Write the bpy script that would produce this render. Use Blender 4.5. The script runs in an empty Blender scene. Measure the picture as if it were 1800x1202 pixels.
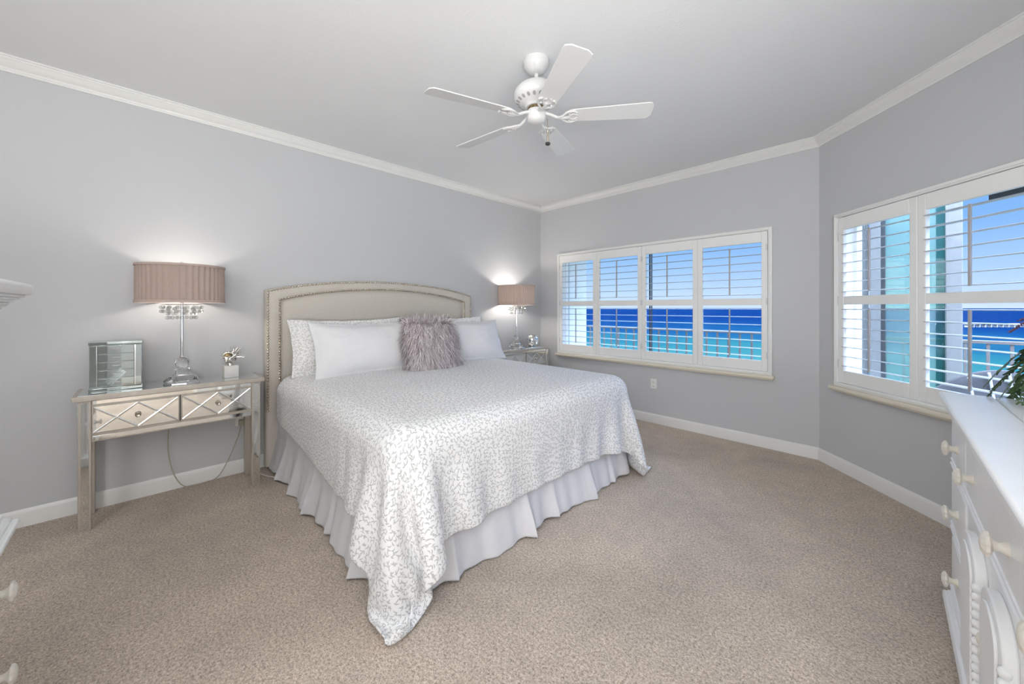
import bpy, bmesh, math, random
import numpy as np
from mathutils import Vector, Matrix, Euler, noise

R_ = math.radians
scene = bpy.context.scene
col = scene.collection

# ------------------------------------------------------------------ camera
cam_data = bpy.data.cameras.new('camera')
cam = bpy.data.objects.new('camera', cam_data); col.objects.link(cam)
cam.location = (3.656, -4.161, 1.30)
cam.rotation_euler = (R_(90), 0, R_(45.596))
cam_data.sensor_width = 36.0
cam_data.lens = 36.0 * 667.3 / 1800.0
cam_data.shift_y = -59.8 / 1800.0
cam_data.clip_start = 0.02
cam_data.clip_end = 60000
scene.camera = cam

# ------------------------------------------------------------------ exposure
vs = scene.view_settings
scene.display_settings.display_device = 'sRGB'
vs.view_transform = 'Standard'
vs.look = 'None'
vs.exposure = 0.0
vs.gamma = 1.0
vs.use_curve_mapping = False
scene.cycles.max_bounces = 12
scene.cycles.diffuse_bounces = 8
scene.cycles.glossy_bounces = 8
scene.cycles.transmission_bounces = 10
scene.cycles.transparent_max_bounces = 24
scene.cycles.caustics_reflective = False
scene.cycles.caustics_refractive = False
scene.cycles.use_denoising = True

# ------------------------------------------------------------------ sky
world = bpy.data.worlds.new('sky'); scene.world = world
world.use_nodes = True
nt = world.node_tree; nt.nodes.clear()
wo = nt.nodes.new('ShaderNodeOutputWorld'); bg = nt.nodes.new('ShaderNodeBackground')
tc = nt.nodes.new('ShaderNodeTexCoord'); sx = nt.nodes.new('ShaderNodeSeparateXYZ')
rp = nt.nodes.new('ShaderNodeValToRGB')
nt.links.new(tc.outputs['Generated'], sx.inputs[0]); nt.links.new(sx.outputs[2], rp.inputs[0])
er = rp.color_ramp; er.elements[0].position = 0.0; er.elements[0].color = (.70, .87, 1.08, 1)
er.elements[1].position = .07; er.elements[1].color = (.47, .71, 1.06, 1)
for p, c in ((.14, (.28, .55, 1.02)), (.24, (.16, .43, .96)), (.34, (.18, .42, .92)), (.7, (.62, .76, 1.0)), (1.0, (.7, .82, 1.0))):
    e = er.elements.new(p); e.color = (*c, 1)
mr = nt.nodes.new('ShaderNodeMapRange'); mr.interpolation_type = 'SMOOTHSTEP'
mr.inputs[1].default_value = .22; mr.inputs[2].default_value = .62
mr.inputs[3].default_value = 1.0; mr.inputs[4].default_value = 15.0
nt.links.new(sx.outputs[2], mr.inputs[0])
nt.links.new(rp.outputs[0], bg.inputs[0]); nt.links.new(mr.outputs[0], bg.inputs[1])
nt.links.new(bg.outputs[0], wo.inputs[0])


def light(name, kind, loc, energy, color=(1, 1, 1), rot=(0, 0, 0), **kw):
    d = bpy.data.lights.new(name, kind); d.energy = energy; d.color = color
    for k, v in kw.items(): setattr(d, k, v)
    o = bpy.data.objects.new(name, d); o.location = loc; o.rotation_euler = rot
    col.objects.link(o); return o


# the sun stands behind the building, over the sea side nothing shines in
sun = light('sun', 'SUN', (0, 0, 30), 1.6, (1.0, .95, .88), angle=R_(.6))
sun.rotation_euler = Vector((.35, .75, -.75)).to_track_quat('-Z', 'Y').to_euler()
# fill added unseen behind the camera, like a flash bounced off the ceiling
bf = light('bounce_fill', 'AREA', (4.75, -4.5, 1.05), 112, (1.0, .997, .985), shape='RECTANGLE', size=1.4, size_y=1.0)
bf.rotation_euler = Vector((-.25, .30, 1.0)).to_track_quat('-Z', 'Y').to_euler()
light('rear_fill_light', 'AREA', (4.1, -6.3, 2.0), 64, (.985, .99, 1.0), (R_(90), 0, 0), shape='RECTANGLE', size=2.2, size_y=1.5)  # fill light added at the rear wall, which has no window

# ------------------------------------------------------------------ helpers
rng = random.Random(7)


def tag(o, label=None, cat=None, group=None, kind=None):
    if label: o['label'] = label
    if cat: o['category'] = cat
    if group: o['group'] = group
    if kind: o['kind'] = kind
    return o


def empty(name, loc=(0, 0, 0), rz=0.0, parent=None):
    o = bpy.data.objects.new(name, None); o.location = loc; o.rotation_euler = (0, 0, rz)
    o.empty_display_size = .1
    col.objects.link(o)
    if parent: o.parent = parent
    return o


def copy_tree(o, parent=None):
    c = o.copy(); col.objects.link(c)
    if parent: c.parent = parent
    for ch in list(o.children): copy_tree(ch, c)
    return c


class MB:
    """collects geometry for one mesh object"""
    def __init__(s): s.v = []; s.f = []; s.uv = None

    def add(s, vs, fs, M=None):
        n = len(s.v)
        s.v += [tuple(M @ Vector(p)) if M else tuple(p) for p in vs]
        s.f += [tuple(i + n for i in f) for f in fs]
        return s

    def box(s, a, b, M=None):
        (x0, y0, z0), (x1, y1, z1) = a, b
        v = [(x0, y0, z0), (x1, y0, z0), (x1, y1, z0), (x0, y1, z0), (x0, y0, z1), (x1, y0, z1), (x1, y1, z1), (x0, y1, z1)]
        return s.add(v, [(3, 2, 1, 0), (4, 5, 6, 7), (0, 1, 5, 4), (1, 2, 6, 5), (2, 3, 7, 6), (3, 0, 4, 7)], M)

    def lathe(s, prof, seg=24, M=None, cap=True, scal=None):
        n = len(prof); v = []; f = []
        for j in range(seg):
            a = 2 * math.pi * j / seg
            k = 1 if scal is None else scal(a)
            for r, z in prof: v.append((r * k * math.cos(a), r * k * math.sin(a), z))
        for j in range(seg):
            j2 = (j + 1) % seg
            for i in range(n - 1): f.append((j * n + i, j2 * n + i, j2 * n + i + 1, j * n + i + 1))
        if cap:
            if prof[0][0] > 1e-6: f.append(tuple(j * n for j in reversed(range(seg))))
            if prof[-1][0] > 1e-6: f.append(tuple(j * n + n - 1 for j in range(seg)))
        return s.add(v, f, M)

    def tube(s, pts, r, seg=8, M=None, cap=True):
        pts = [Vector(p) for p in pts]; n = len(pts)
        rs = r if isinstance(r, (list, tuple)) else [r] * n
        v = []; f = []
        t0 = (pts[1] - pts[0]).normalized()
        up = Vector((0, 0, 1)) if abs(t0.z) < .9 else Vector((1, 0, 0))
        nx = t0.cross(up).normalized()
        for i, p in enumerate(pts):
            t = (pts[min(i + 1, n - 1)] - pts[max(i - 1, 0)]).normalized()
            nx = (nx - t * nx.dot(t)).normalized(); ny = t.cross(nx)
            for k in range(seg):
                a = 2 * math.pi * k / seg
                v.append(p + (nx * math.cos(a) + ny * math.sin(a)) * rs[i])
        for i in range(n - 1):
            for k in range(seg):
                k2 = (k + 1) % seg
                f.append((i * seg + k, i * seg + k2, (i + 1) * seg + k2, (i + 1) * seg + k))
        if cap:
            f.append(tuple(reversed(range(seg)))); f.append(tuple((n - 1) * seg + k for k in range(seg)))
        return s.add(v, f, M)

    def prism(s, poly, d0, d1, axis='x', M=None):
        """poly: 2-D points (the other two axes in order), extruded along axis"""
        n = len(poly); v = []
        for d in (d0, d1):
            for a, b in poly:
                v.append((d, a, b) if axis == 'x' else (a, d, b) if axis == 'y' else (a, b, d))
        f = [tuple(range(n)), tuple(reversed(range(n, 2 * n)))]
        for i in range(n):
            j = (i + 1) % n; f.append((i, i + n, j + n, j))
        return s.add(v, f, M)

    def sphere(s, c, r, seg=10, rings=6, M=None, sc=(1, 1, 1)):
        v = []; f = []
        v.append((c[0], c[1], c[2] - r * sc[2]))
        for i in range(1, rings):
            a = -math.pi / 2 + math.pi * i / rings
            for k in range(seg):
                b = 2 * math.pi * k / seg
                v.append((c[0] + r * sc[0] * math.cos(a) * math.cos(b), c[1] + r * sc[1] * math.cos(a) * math.sin(b), c[2] + r * sc[2] * math.sin(a)))
        v.append((c[0], c[1], c[2] + r * sc[2]))
        for k in range(seg): f.append((0, 1 + (k + 1) % seg, 1 + k))
        for i in range(rings - 2):
            for k in range(seg):
                a = 1 + i * seg + k; b = 1 + i * seg + (k + 1) % seg
                f.append((a, b, b + seg, a + seg))
        L = len(v) - 1; o = 1 + (rings - 2) * seg
        for k in range(seg): f.append((o + k, o + (k + 1) % seg, L))
        return s.add(v, f, M)

    def build(s, name, mat, parent=None, bevel=0, seg=2, smooth=35, loc=None, rot=None, fix=True):
        me = bpy.data.meshes.new(name)
        me.from_pydata(s.v, [], s.f)
        if fix:
            bm = bmesh.new(); bm.from_mesh(me)
            bmesh.ops.recalc_face_normals(bm, faces=bm.faces); bm.to_mesh(me); bm.free()
        me.validate()
        if smooth:
            me.polygons.foreach_set('use_smooth', [True] * len(me.polygons))
            me.set_sharp_from_angle(angle=R_(smooth))
        me.materials.append(mat)
        o = bpy.data.objects.new(name, me); col.objects.link(o)
        if parent: o.parent = parent
        if loc: o.location = loc
        if rot: o.rotation_euler = rot
        if bevel:
            b = o.modifiers.new('bevel', 'BEVEL'); b.width = bevel; b.segments = seg
            b.limit_method = 'ANGLE'; b.angle_limit = R_(40); b.harden_normals = False
        return o


def catmull(pts, n=6):
    P = [Vector(p) for p in pts]; P = [P[0] * 2 - P[1]] + P + [P[-1] * 2 - P[-2]]; out = []
    for i in range(1, len(P) - 2):
        for k in range(n):
            t = k / n; a, b, c, d = P[i - 1:i + 3]
            out.append(.5 * ((2 * b) + (c - a) * t + (2 * a - 5 * b + 4 * c - d) * t * t + (3 * b - a - 3 * c + d) * t ** 3))
    out.append(P[-2]); return out


# ------------------------------------------------------------------ materials
def pmat(name, color, rough=.5, metal=0.0, spec=.5, **kw):
    m = bpy.data.materials.new(name); m.use_nodes = True
    b = m.node_tree.nodes['Principled BSDF']
    b.inputs['Base Color'].default_value = (*color, 1); b.inputs['Roughness'].default_value = rough
    b.inputs['Metallic'].default_value = metal; b.inputs['Specular IOR Level'].default_value = spec
    for k, v in kw.items(): b.inputs[k.replace('_', ' ')].default_value = v
    return m


def N(m, kind, **kw):
    n = m.node_tree.nodes.new(kind)
    for k, v in kw.items(): setattr(n, k, v)
    return n


def L(m, a, b): m.node_tree.links.new(a, b)


def bump(m, scale, strength, dist=.002, detail=2.0, coord='Object', kind='noise', rough=.5):
    b = m.node_tree.nodes['Principled BSDF']
    tcn = N(m, 'ShaderNodeTexCoord')
    if kind == 'noise':
        t = N(m, 'ShaderNodeTexNoise'); t.inputs['Detail'].default_value = detail; t.inputs['Roughness'].default_value = rough
    else:
        t = N(m, 'ShaderNodeTexVoronoi')
    t.inputs['Scale'].default_value = scale
    L(m, tcn.outputs[coord], t.inputs['Vector'])
    bp = N(m, 'ShaderNodeBump'); bp.inputs['Strength'].default_value = strength; bp.inputs['Distance'].default_value = dist
    L(m, t.outputs[0], bp.inputs['Height']); L(m, bp.outputs[0], b.inputs['Normal'])
    return t


def noisy(m, c0, c1, scale, detail=4.0, coord='Object', lo=.3, hi=.7, stretch=None):
    b = m.node_tree.nodes['Principled BSDF']
    tcn = N(m, 'ShaderNodeTexCoord'); t = N(m, 'ShaderNodeTexNoise'); r = N(m, 'ShaderNodeValToRGB')
    t.inputs['Scale'].default_value = scale; t.inputs['Detail'].default_value = detail
    src = tcn.outputs[coord]
    if stretch:
        mp = N(m, 'ShaderNodeMapping'); mp.inputs['Scale'].default_value = stretch; L(m, src, mp.inputs[0]); src = mp.outputs[0]
    L(m, src, t.inputs['Vector']); L(m, t.outputs[0], r.inputs[0])
    r.color_ramp.elements[0].position = lo; r.color_ramp.elements[0].color = (*c0, 1)
    r.color_ramp.elements[1].position = hi; r.color_ramp.elements[1].color = (*c1, 1)
    L(m, r.outputs[0], b.inputs['Base Color']); return r


M_wall = pmat('wall paint', (.572, .580, .592), .55, spec=.3); bump(M_wall, 220, .12, .0015)
M_ceil = pmat('ceiling paint', (.785, .795, .80), .8, spec=.2)
t_ = bump(M_ceil, 90, .35, .003, 3.0)
M_trim = pmat('white trim paint', (.80, .80, .78), .35)
noisy(M_trim, (.79, .79, .77), (.81, .81, .79), 6)
M_shut = pmat('shutter paint', (.86, .86, .84), .35)
noisy(M_shut, (.85, .85, .83), (.87, .87, .85), 5)
M_louv = pmat('louver white in backlit shade', (.45, .43, .43), .4); noisy(M_louv, (.43, .41, .41), (.47, .45, .45), 8)  # white louvers and rods greyed: their backlit shade is in the colour
M_sill = pmat('cream sill', (.78, .72, .60), .4); noisy(M_sill, (.76, .70, .58), (.80, .74, .62), 8)

M_carp = pmat('carpet', (.4, .33, .27), .95, spec=.05)
def carpet(m):
    b = m.node_tree.nodes['Principled BSDF']
    tcn = N(m, 'ShaderNodeTexCoord')
    fine = N(m, 'ShaderNodeTexNoise'); fine.inputs['Scale'].default_value = 85; fine.inputs['Detail'].default_value = 4; fine.inputs['Roughness'].default_value = .65
    big = N(m, 'ShaderNodeTexNoise'); big.inputs['Scale'].default_value = 1.6; big.inputs['Detail'].default_value = 5; big.inputs['Distortion'].default_value = .6
    mid = N(m, 'ShaderNodeTexNoise'); mid.inputs['Scale'].default_value = 11; mid.inputs['Detail'].default_value = 3
    fin2 = N(m, 'ShaderNodeTexNoise'); fin2.inputs['Scale'].default_value = 190; fin2.inputs['Detail'].default_value = 3
    fmx = N(m, 'ShaderNodeMix'); fmx.inputs['Factor'].default_value = .45; L(m, fine.outputs[0], fmx.inputs['A']); L(m, fin2.outputs[0], fmx.inputs['B'])
    for n in (fine, fin2, big, mid): L(m, tcn.outputs['Object'], n.inputs['Vector'])
    r = N(m, 'ShaderNodeValToRGB')
    els = r.color_ramp.elements
    els[0].position = .34; els[0].color = (.24, .182, .138, 1)
    els[1].position = .64; els[1].color = (.88, .765, .66, 1)
    e = els.new(.5); e.color = (.60, .505, .42, 1)
    L(m, fmx.outputs['Result'], r.inputs[0])
    r2 = N(m, 'ShaderNodeValToRGB'); r2.color_ramp.elements[0].position = .33; r2.color_ramp.elements[0].color = (.77, .77, .77, 1)
    r2.color_ramp.elements[1].position = .66; r2.color_ramp.elements[1].color = (1.06, 1.05, 1.04, 1)
    ad = N(m, 'ShaderNodeMath', operation='MULTIPLY_ADD'); ad.inputs[1].default_value = .35; L(m, mid.outputs[0], ad.inputs[0])
    sc = N(m, 'ShaderNodeMath', operation='MULTIPLY'); sc.inputs[1].default_value = .65; L(m, big.outputs[0], sc.inputs[0])
    L(m, sc.outputs[0], ad.inputs[2]); L(m, ad.outputs[0], r2.inputs[0])
    mx = N(m, 'ShaderNodeMix', data_type='RGBA', blend_type='MULTIPLY'); mx.inputs['Factor'].default_value = 1
    L(m, r.outputs[0], mx.inputs['A']); L(m, r2.outputs[0], mx.inputs['B']); L(m, mx.outputs['Result'], b.inputs['Base Color'])
    bp = N(m, 'ShaderNodeBump'); bp.inputs['Strength'].default_value = .9; bp.inputs['Distance'].default_value = .012
    L(m, fmx.outputs['Result'], bp.inputs['Height']); L(m, bp.outputs[0], b.inputs['Normal'])
    b.inputs['Sheen Weight'].default_value = .15
carpet(M_carp)

M_mirror = pmat('mirror', (.84, .86, .85), .03, 1.0); noisy(M_mirror, (.83, .85, .84), (.86, .88, .87), 3)
M_mirror2 = pmat('smoked mirror', (.50, .545, .53), .03, 1.0); noisy(M_mirror2, (.48, .525, .51), (.52, .565, .55), 3)
M_bevelm = pmat('bevelled mirror strip', (.95, .95, .93), .12, 1.0); noisy(M_bevelm, (.93, .93, .91), (.96, .96, .95), 9)
M_champ = pmat('champagne wood', (.52, .47, .41), .38, .35); noisy(M_champ, (.47, .42, .365), (.57, .52, .455), 14, stretch=(1, 1, .2))
M_seam = pmat('dark seam', (.10, .09, .08), .6); noisy(M_seam, (.09, .08, .07), (.11, .10, .09), 9)
M_chrome = pmat('chrome', (.85, .85, .86), .08, 1.0); noisy(M_chrome, (.83, .83, .84), (.87, .87, .88), 5)
M_nickel = pmat('aged nickel', (.60, .53, .44), .22, 1.0); noisy(M_nickel, (.52, .45, .36), (.70, .63, .54), 60)
M_brass = pmat('tarnished brass', (.33, .24, .12), .4, .9); noisy(M_brass, (.2, .14, .07), (.5, .38, .2), 80)
M_black = pmat('black rubber', (.03, .03, .035), .5); noisy(M_black, (.02, .02, .025), (.045, .045, .05), 20)
M_white_gloss = pmat('white enamel', (.70, .70, .695), .3); noisy(M_white_gloss, (.69, .69, .685), (.71, .71, .705), 4)
M_blade = pmat('white fan blade', (.76, .76, .755), .45); noisy(M_blade, (.75, .75, .745), (.77, .77, .765), 5)
M_slot = pmat('vent shade grey', (.36, .36, .36), .6); noisy(M_slot, (.34, .34, .34), (.38, .38, .38), 9)
M_dress = pmat('white dresser paint', (.88, .89, .89), .32); noisy(M_dress, (.87, .88, .88), (.90, .91, .91), 7)
M_knob = pmat('ivory resin knob', (.80, .77, .70), .35); noisy(M_knob, (.74, .69, .60), (.84, .81, .75), 40)
M_linen = pmat('oatmeal linen upholstery', (.60, .56, .50), .75, spec=.25)
noisy(M_linen, (.565, .525, .465), (.635, .595, .535), 160, 3.0); bump(M_linen, 900, .25, .0006)
M_cotton = pmat('white cotton', (.77, .77, .785), .8, spec=.15); noisy(M_cotton, (.76, .76, .775), (.785, .785, .80), 12); bump(M_cotton, 9, .35, .02, 5.0)
M_skirt = pmat('pale grey skirt cotton', (.72, .72, .745), .85, spec=.1); noisy(M_skirt, (.70, .70, .725), (.74, .74, .765), 10); bump(M_skirt, 14, .25, .012, 4.0)
M_grey_cloth = pmat('charcoal velvet', (.13, .12, .125), .8); noisy(M_grey_cloth, (.11, .10, .105), (.15, .14, .145), 40)
M_fur = pmat('mauve fur', (.45, .385, .40), .6, spec=.25)
M_furbase = pmat('mauve backing', (.36, .30, .315), .9); noisy(M_furbase, (.33, .27, .285), (.39, .33, .345), 30)
def fur_mat(m):
    b = m.node_tree.nodes['Principled BSDF']
    g = N(m, 'ShaderNodeNewGeometry'); r = N(m, 'ShaderNodeValToRGB')
    L(m, g.outputs['Random Per Island'], r.inputs[0])
    r.color_ramp.elements[0].color = (.36, .30, .315, 1); r.color_ramp.elements[1].color = (.92, .87, .88, 1)
    e = r.color_ramp.elements.new(.55); e.color = (.62, .555, .57, 1)
    L(m, r.outputs[0], b.inputs['Base Color'])
fur_mat(M_fur)


def cloth_shader(name, c, trans=.3):
    m = bpy.data.materials.new(name); m.use_nodes = True; t = m.node_tree; t.nodes.clear()
    out = N(m, 'ShaderNodeOutputMaterial'); d = N(m, 'ShaderNodeBsdfDiffuse'); tr = N(m, 'ShaderNodeBsdfTranslucent'); mx = N(m, 'ShaderNodeMixShader')
    tcn = N(m, 'ShaderNodeTexCoord'); no = N(m, 'ShaderNodeTexNoise'); no.inputs['Scale'].default_value = 60
    r = N(m, 'ShaderNodeValToRGB'); r.color_ramp.elements[0].color = (*[x * .93 for x in c], 1); r.color_ramp.elements[1].color = (*[min(1, x * 1.07) for x in c], 1)
    L(m, tcn.outputs['Object'], no.inputs['Vector']); L(m, no.outputs[0], r.inputs[0])
    L(m, r.outputs[0], d.inputs[0]); L(m, r.outputs[0], tr.inputs[0]); mx.inputs[0].default_value = trans
    L(m, d.outputs[0], mx.inputs[1]); L(m, tr.outputs[0], mx.inputs[2]); L(m, mx.outputs[0], out.inputs[0]); return m


M_shade = cloth_shader('pleated taupe silk', (.38, .305, .27), .10)
M_band = cloth_shader('taupe silk band', (.52, .42, .375), .08)
M_sheer = cloth_shader('sheer curtain', (.30, .305, .295), .4)


def glass_shader(name, tint, gloss=.08, solid=0.0, solidc=(1, 1, 1), rough=.0):
    """a pane: light passes straight through tinted, with a mirror sheen"""
    m = bpy.data.materials.new(name); m.use_nodes = True; t = m.node_tree; t.nodes.clear()
    out = N(m, 'ShaderNodeOutputMaterial'); tr = N(m, 'ShaderNodeBsdfTransparent'); gl = N(m, 'ShaderNodeBsdfGlossy'); mx = N(m, 'ShaderNodeMixShader')
    gl.inputs['Roughness'].default_value = rough; tr.inputs[0].default_value = (*tint, 1)
    fr = N(m, 'ShaderNodeLayerWeight'); fr.inputs['Blend'].default_value = .25
    ml = N(m, 'ShaderNodeMath', operation='MULTIPLY_ADD'); ml.inputs[1].default_value = gloss * 4; ml.inputs[2].default_value = gloss
    L(m, fr.outputs['Fresnel'], ml.inputs[0]); L(m, ml.outputs[0], mx.inputs[0])
    L(m, tr.outputs[0], mx.inputs[1]); L(m, gl.outputs[0], mx.inputs[2])
    sh = mx.outputs[0]
    if solid:
        d = N(m, 'ShaderNodeBsdfDiffuse'); d.inputs[0].default_value = (*solidc, 1); m2 = N(m, 'ShaderNodeMixShader'); m2.inputs[0].default_value = solid
        L(m, sh, m2.inputs[1]); L(m, d.outputs[0], m2.inputs[2]); sh = m2.outputs[0]
    L(m, sh, out.inputs[0]); return m


M_pane = glass_shader('window glass', (.985, .99, .99), .008)
M_teal = glass_shader('teal tinted glass', (.56, .80, .74), .02, .30, (.36, .48, .46))
M_tealdk = glass_shader('dark teal glass', (.22, .48, .45), .03, .3, (.06, .2, .19))
M_crystal = pmat('crystal', (.97, .98, .98), .02, Transmission_Weight=1.0, IOR=1.5)
M_crystal.node_tree.nodes['Principled BSDF'].inputs['Specular IOR Level'].default_value = .8
M_bead = glass_shader('crystal bead', (.88, .9, .9), .12)
M_mercury = pmat('mercury glass', (.80, .82, .80), .12, 1.0); noisy(M_mercury, (.45, .47, .46), (.95, .96, .95), 45, 5.0, lo=.35, hi=.55)
M_silver = pmat('silvered shell', (.80, .78, .74), .22, 1.0); noisy(M_silver, (.5, .47, .42), (.95, .93, .90), 70)
M_bmarble = pmat('white block', (.80, .79, .76), .5); noisy(M_bmarble, (.78, .77, .74), (.82, .81, .78), 20)
M_plastic = pmat('white plastic', (.82, .81, .77), .4); noisy(M_plastic, (.81, .80, .76), (.83, .82, .78), 10)
M_cord = pmat('tan cord', (.42, .38, .29), .5); noisy(M_cord, (.40, .36, .27), (.45, .41, .32), 30)
M_leaf = pmat('fern green', (.05, .10, .035), .5); noisy(M_leaf, (.035, .07, .03), (.10, .17, .06), 25)
M_bud = pmat('dusky purple buds', (.12, .06, .09), .5); noisy(M_bud, (.08, .04, .06), (.2, .1, .14), 60)
M_stucco = pmat('exterior stucco', (.24, .237, .23), .9); noisy(M_stucco, (.225, .222, .215), (.255, .252, .245), 30); bump(M_stucco, 150, .4, .004)
M_render = pmat('pale exterior render', (.82, .82, .78), .9); noisy(M_render, (.79, .79, .75), (.85, .85, .81), 20)
M_rail = pmat('exterior rail paint', (.17, .148, .142), .5); noisy(M_rail, (.155, .133, .127), (.185, .163, .157), 12)
M_alu = pmat('bronze aluminium', (.055, .06, .065), .4, .3); noisy(M_alu, (.045, .05, .055), (.065, .07, .075), 10)
M_pier = pmat('weathered pier concrete', (.50, .45, .41), .9); noisy(M_pier, (.46, .41, .37), (.54, .49, .45), .3)
M_sling = pmat('dark patio sling', (.075, .071, .078), .8); noisy(M_sling, (.065, .061, .068), (.085, .081, .088), 200)
M_patio = pmat('white patio metal', (.8, .8, .82), .4); noisy(M_patio, (.78, .78, .80), (.82, .82, .84), 10)
M_slab = pmat('balcony concrete', (.5, .48, .45), .9); noisy(M_slab, (.45, .43, .40), (.55, .53, .50), 6)

# duvet print: curved sprigs of small grey leaves, in the cloth's own UVs
def leaf_print(name, base, ink, amount=1.0):
    m = pmat(name, base, .82, spec=.12); b = m.node_tree.nodes['Principled BSDF']
    uv = N(m, 'ShaderNodeUVMap')
    masks = []
    flow = N(m, 'ShaderNodeTexNoise'); flow.inputs['Scale'].default_value = 3.2; flow.inputs['Detail'].default_value = 1
    L(m, uv.outputs[0], flow.inputs['Vector'])
    for k, (scl, off, da, ex, ey) in enumerate(((40, (0, 0, 0), .75, .44, .10), (40, (3.31, 1.7, 0), -.75, .44, .10), (38, (7.9, 5.2, 0), .2, .38, .085))):
        mp = N(m, 'ShaderNodeMapping'); mp.inputs['Scale'].default_value = (scl, scl, 1); mp.inputs['Location'].default_value = off
        L(m, uv.outputs[0], mp.inputs[0])
        vo = N(m, 'ShaderNodeTexVoronoi', voronoi_dimensions='2D'); vo.inputs['Scale'].default_value = 1; vo.inputs['Randomness'].default_value = .8
        L(m, mp.outputs[0], vo.inputs['Vector'])
        sb = N(m, 'ShaderNodeVectorMath', operation='SUBTRACT'); L(m, mp.outputs[0], sb.inputs[0]); L(m, vo.outputs['Position'], sb.inputs[1])
        sp = N(m, 'ShaderNodeSeparateColor'); L(m, vo.outputs['Color'], sp.inputs[0])
        an = N(m, 'ShaderNodeMath', operation='MULTIPLY_ADD'); an.inputs[1].default_value = 14.0; an.inputs[2].default_value = da
        L(m, flow.outputs[0], an.inputs[0])
        an2 = N(m, 'ShaderNodeMath', operation='MULTIPLY_ADD'); an2.inputs[1].default_value = .9; L(m, sp.outputs[0], an2.inputs[0]); L(m, an.outputs[0], an2.inputs[2])
        ro = N(m, 'ShaderNodeVectorRotate', rotation_type='Z_AXIS'); L(m, sb.outputs[0], ro.inputs['Vector']); L(m, an2.outputs[0], ro.inputs['Angle'])
        xyz = N(m, 'ShaderNodeSeparateXYZ'); L(m, ro.outputs[0], xyz.inputs[0])
        # bend the leaf: y += .6*x^2, taper to points
        x2 = N(m, 'ShaderNodeMath', operation='MULTIPLY'); L(m, xyz.outputs[0], x2.inputs[0]); L(m, xyz.outputs[0], x2.inputs[1])
        yb = N(m, 'ShaderNodeMath', operation='MULTIPLY_ADD'); yb.inputs[1].default_value = .7; L(m, x2.outputs[0], yb.inputs[0]); L(m, xyz.outputs[1], yb.inputs[2])
        yy = N(m, 'ShaderNodeMath', operation='ABSOLUTE'); L(m, yb.outputs[0], yy.inputs[0])
        yn = N(m, 'ShaderNodeMath', operation='DIVIDE'); L(m, yy.outputs[0], yn.inputs[0]); yn.inputs[1].default_value = ey
        xn = N(m, 'ShaderNodeMath', operation='DIVIDE'); L(m, x2.outputs[0], xn.inputs[0]); xn.inputs[1].default_value = ex * ex
        su = N(m, 'ShaderNodeMath', operation='ADD'); L(m, xn.outputs[0], su.inputs[0]); L(m, yn.outputs[0], su.inputs[1])
        st = N(m, 'ShaderNodeMapRange'); st.inputs[1].default_value = 1.1; st.inputs[2].default_value = .85; L(m, su.outputs[0], st.inputs[0])
        masks.append(st.outputs[0])
    acc = masks[0]
    for o in masks[1:]:
        mm = N(m, 'ShaderNodeMath', operation='MAXIMUM'); L(m, acc, mm.inputs[0]); L(m, o, mm.inputs[1]); acc = mm.outputs[0]
    am = N(m, 'ShaderNodeMath', operation='MULTIPLY'); am.inputs[1].default_value = amount; L(m, acc, am.inputs[0])
    mx = N(m, 'ShaderNodeMix', data_type='RGBA'); mx.inputs['A'].default_value = (*base, 1); mx.inputs['B'].default_value = (*ink, 1)
    L(m, am.outputs[0], mx.inputs['Factor']); L(m, mx.outputs['Result'], b.inputs['Base Color'])
    no = N(m, 'ShaderNodeTexNoise'); no.inputs['Scale'].default_value = 5.5; no.inputs['Detail'].default_value = 6; no.inputs['Distortion'].default_value = .8
    mp = N(m, 'ShaderNodeMapping'); mp.inputs['Scale'].default_value = (1, .45, 1); L(m, uv.outputs[0], mp.inputs[0]); L(m, mp.outputs[0], no.inputs['Vector'])
    bp = N(m, 'ShaderNodeBump'); bp.inputs['Strength'].default_value = .5; bp.inputs['Distance'].default_value = .03
    L(m, no.outputs[0], bp.inputs['Height']); L(m, bp.outputs[0], b.inputs['Normal'])
    return m


M_duvet = leaf_print('leaf printed duvet cotton', (.82, .82, .825), (.46, .465, .465), .9)
M_sham = leaf_print('leaf printed sham cotton', (.83, .83, .82), (.55, .54, .52), .9)

# ------------------------------------------------------------------ the room
C2X = 3.174
W2A = R_(-46.3)
U2 = Vector((math.cos(W2A), math.sin(W2A)))
XR = 4.36
u_end = (XR - C2X) / U2.x
P3 = Vector((XR, u_end * U2.y))
ROOM = [Vector(p) for p in ((0, 0), (C2X, 0), P3, (XR, -3.55), (6.2, -3.55), (6.2, -6.4), (0, -6.4))]
SIDES = ['back', 'bay', 'right', 'alcove_front', 'alcove_end', 'rear', 'left']
HC = 2.757


def offset_poly(poly, d):
    """offset inward (polygon runs clockwise)"""
    n = len(poly); out = []
    for i in range(n):
        a, b, c = poly[i - 1], poly[i], poly[(i + 1) % n]
        e1 = (b - a).normalized(); e2 = (c - b).normalized()
        n1 = Vector((e1.y, -e1.x)); n2 = Vector((e2.y, -e2.x))
        k = (n1 + n2) / (1 + n1.dot(n2))
        out.append(b + k * d)
    return out


def ring_trim(prefix, prof, mat):
    rings = [(offset_poly(ROOM, d), z) for d, z in prof]
    for i, side in enumerate(SIDES):
        j = (i + 1) % len(ROOM); mb = MB()
        v = []
        for pl, z in rings: v += [(pl[i].x, pl[i].y, z), (pl[j].x, pl[j].y, z)]
        f = [(2 * k, 2 * k + 1, 2 * k + 3, 2 * k + 2) for k in range(len(rings) - 1)]
        f.append(tuple(2 * k for k in range(len(rings)))); f.append(tuple(2 * k + 1 for k in reversed(range(len(rings)))))
        mb.add(v, f); o = mb.build(prefix + '_' + side, mat, smooth=50); o['kind'] = 'structure'


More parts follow.
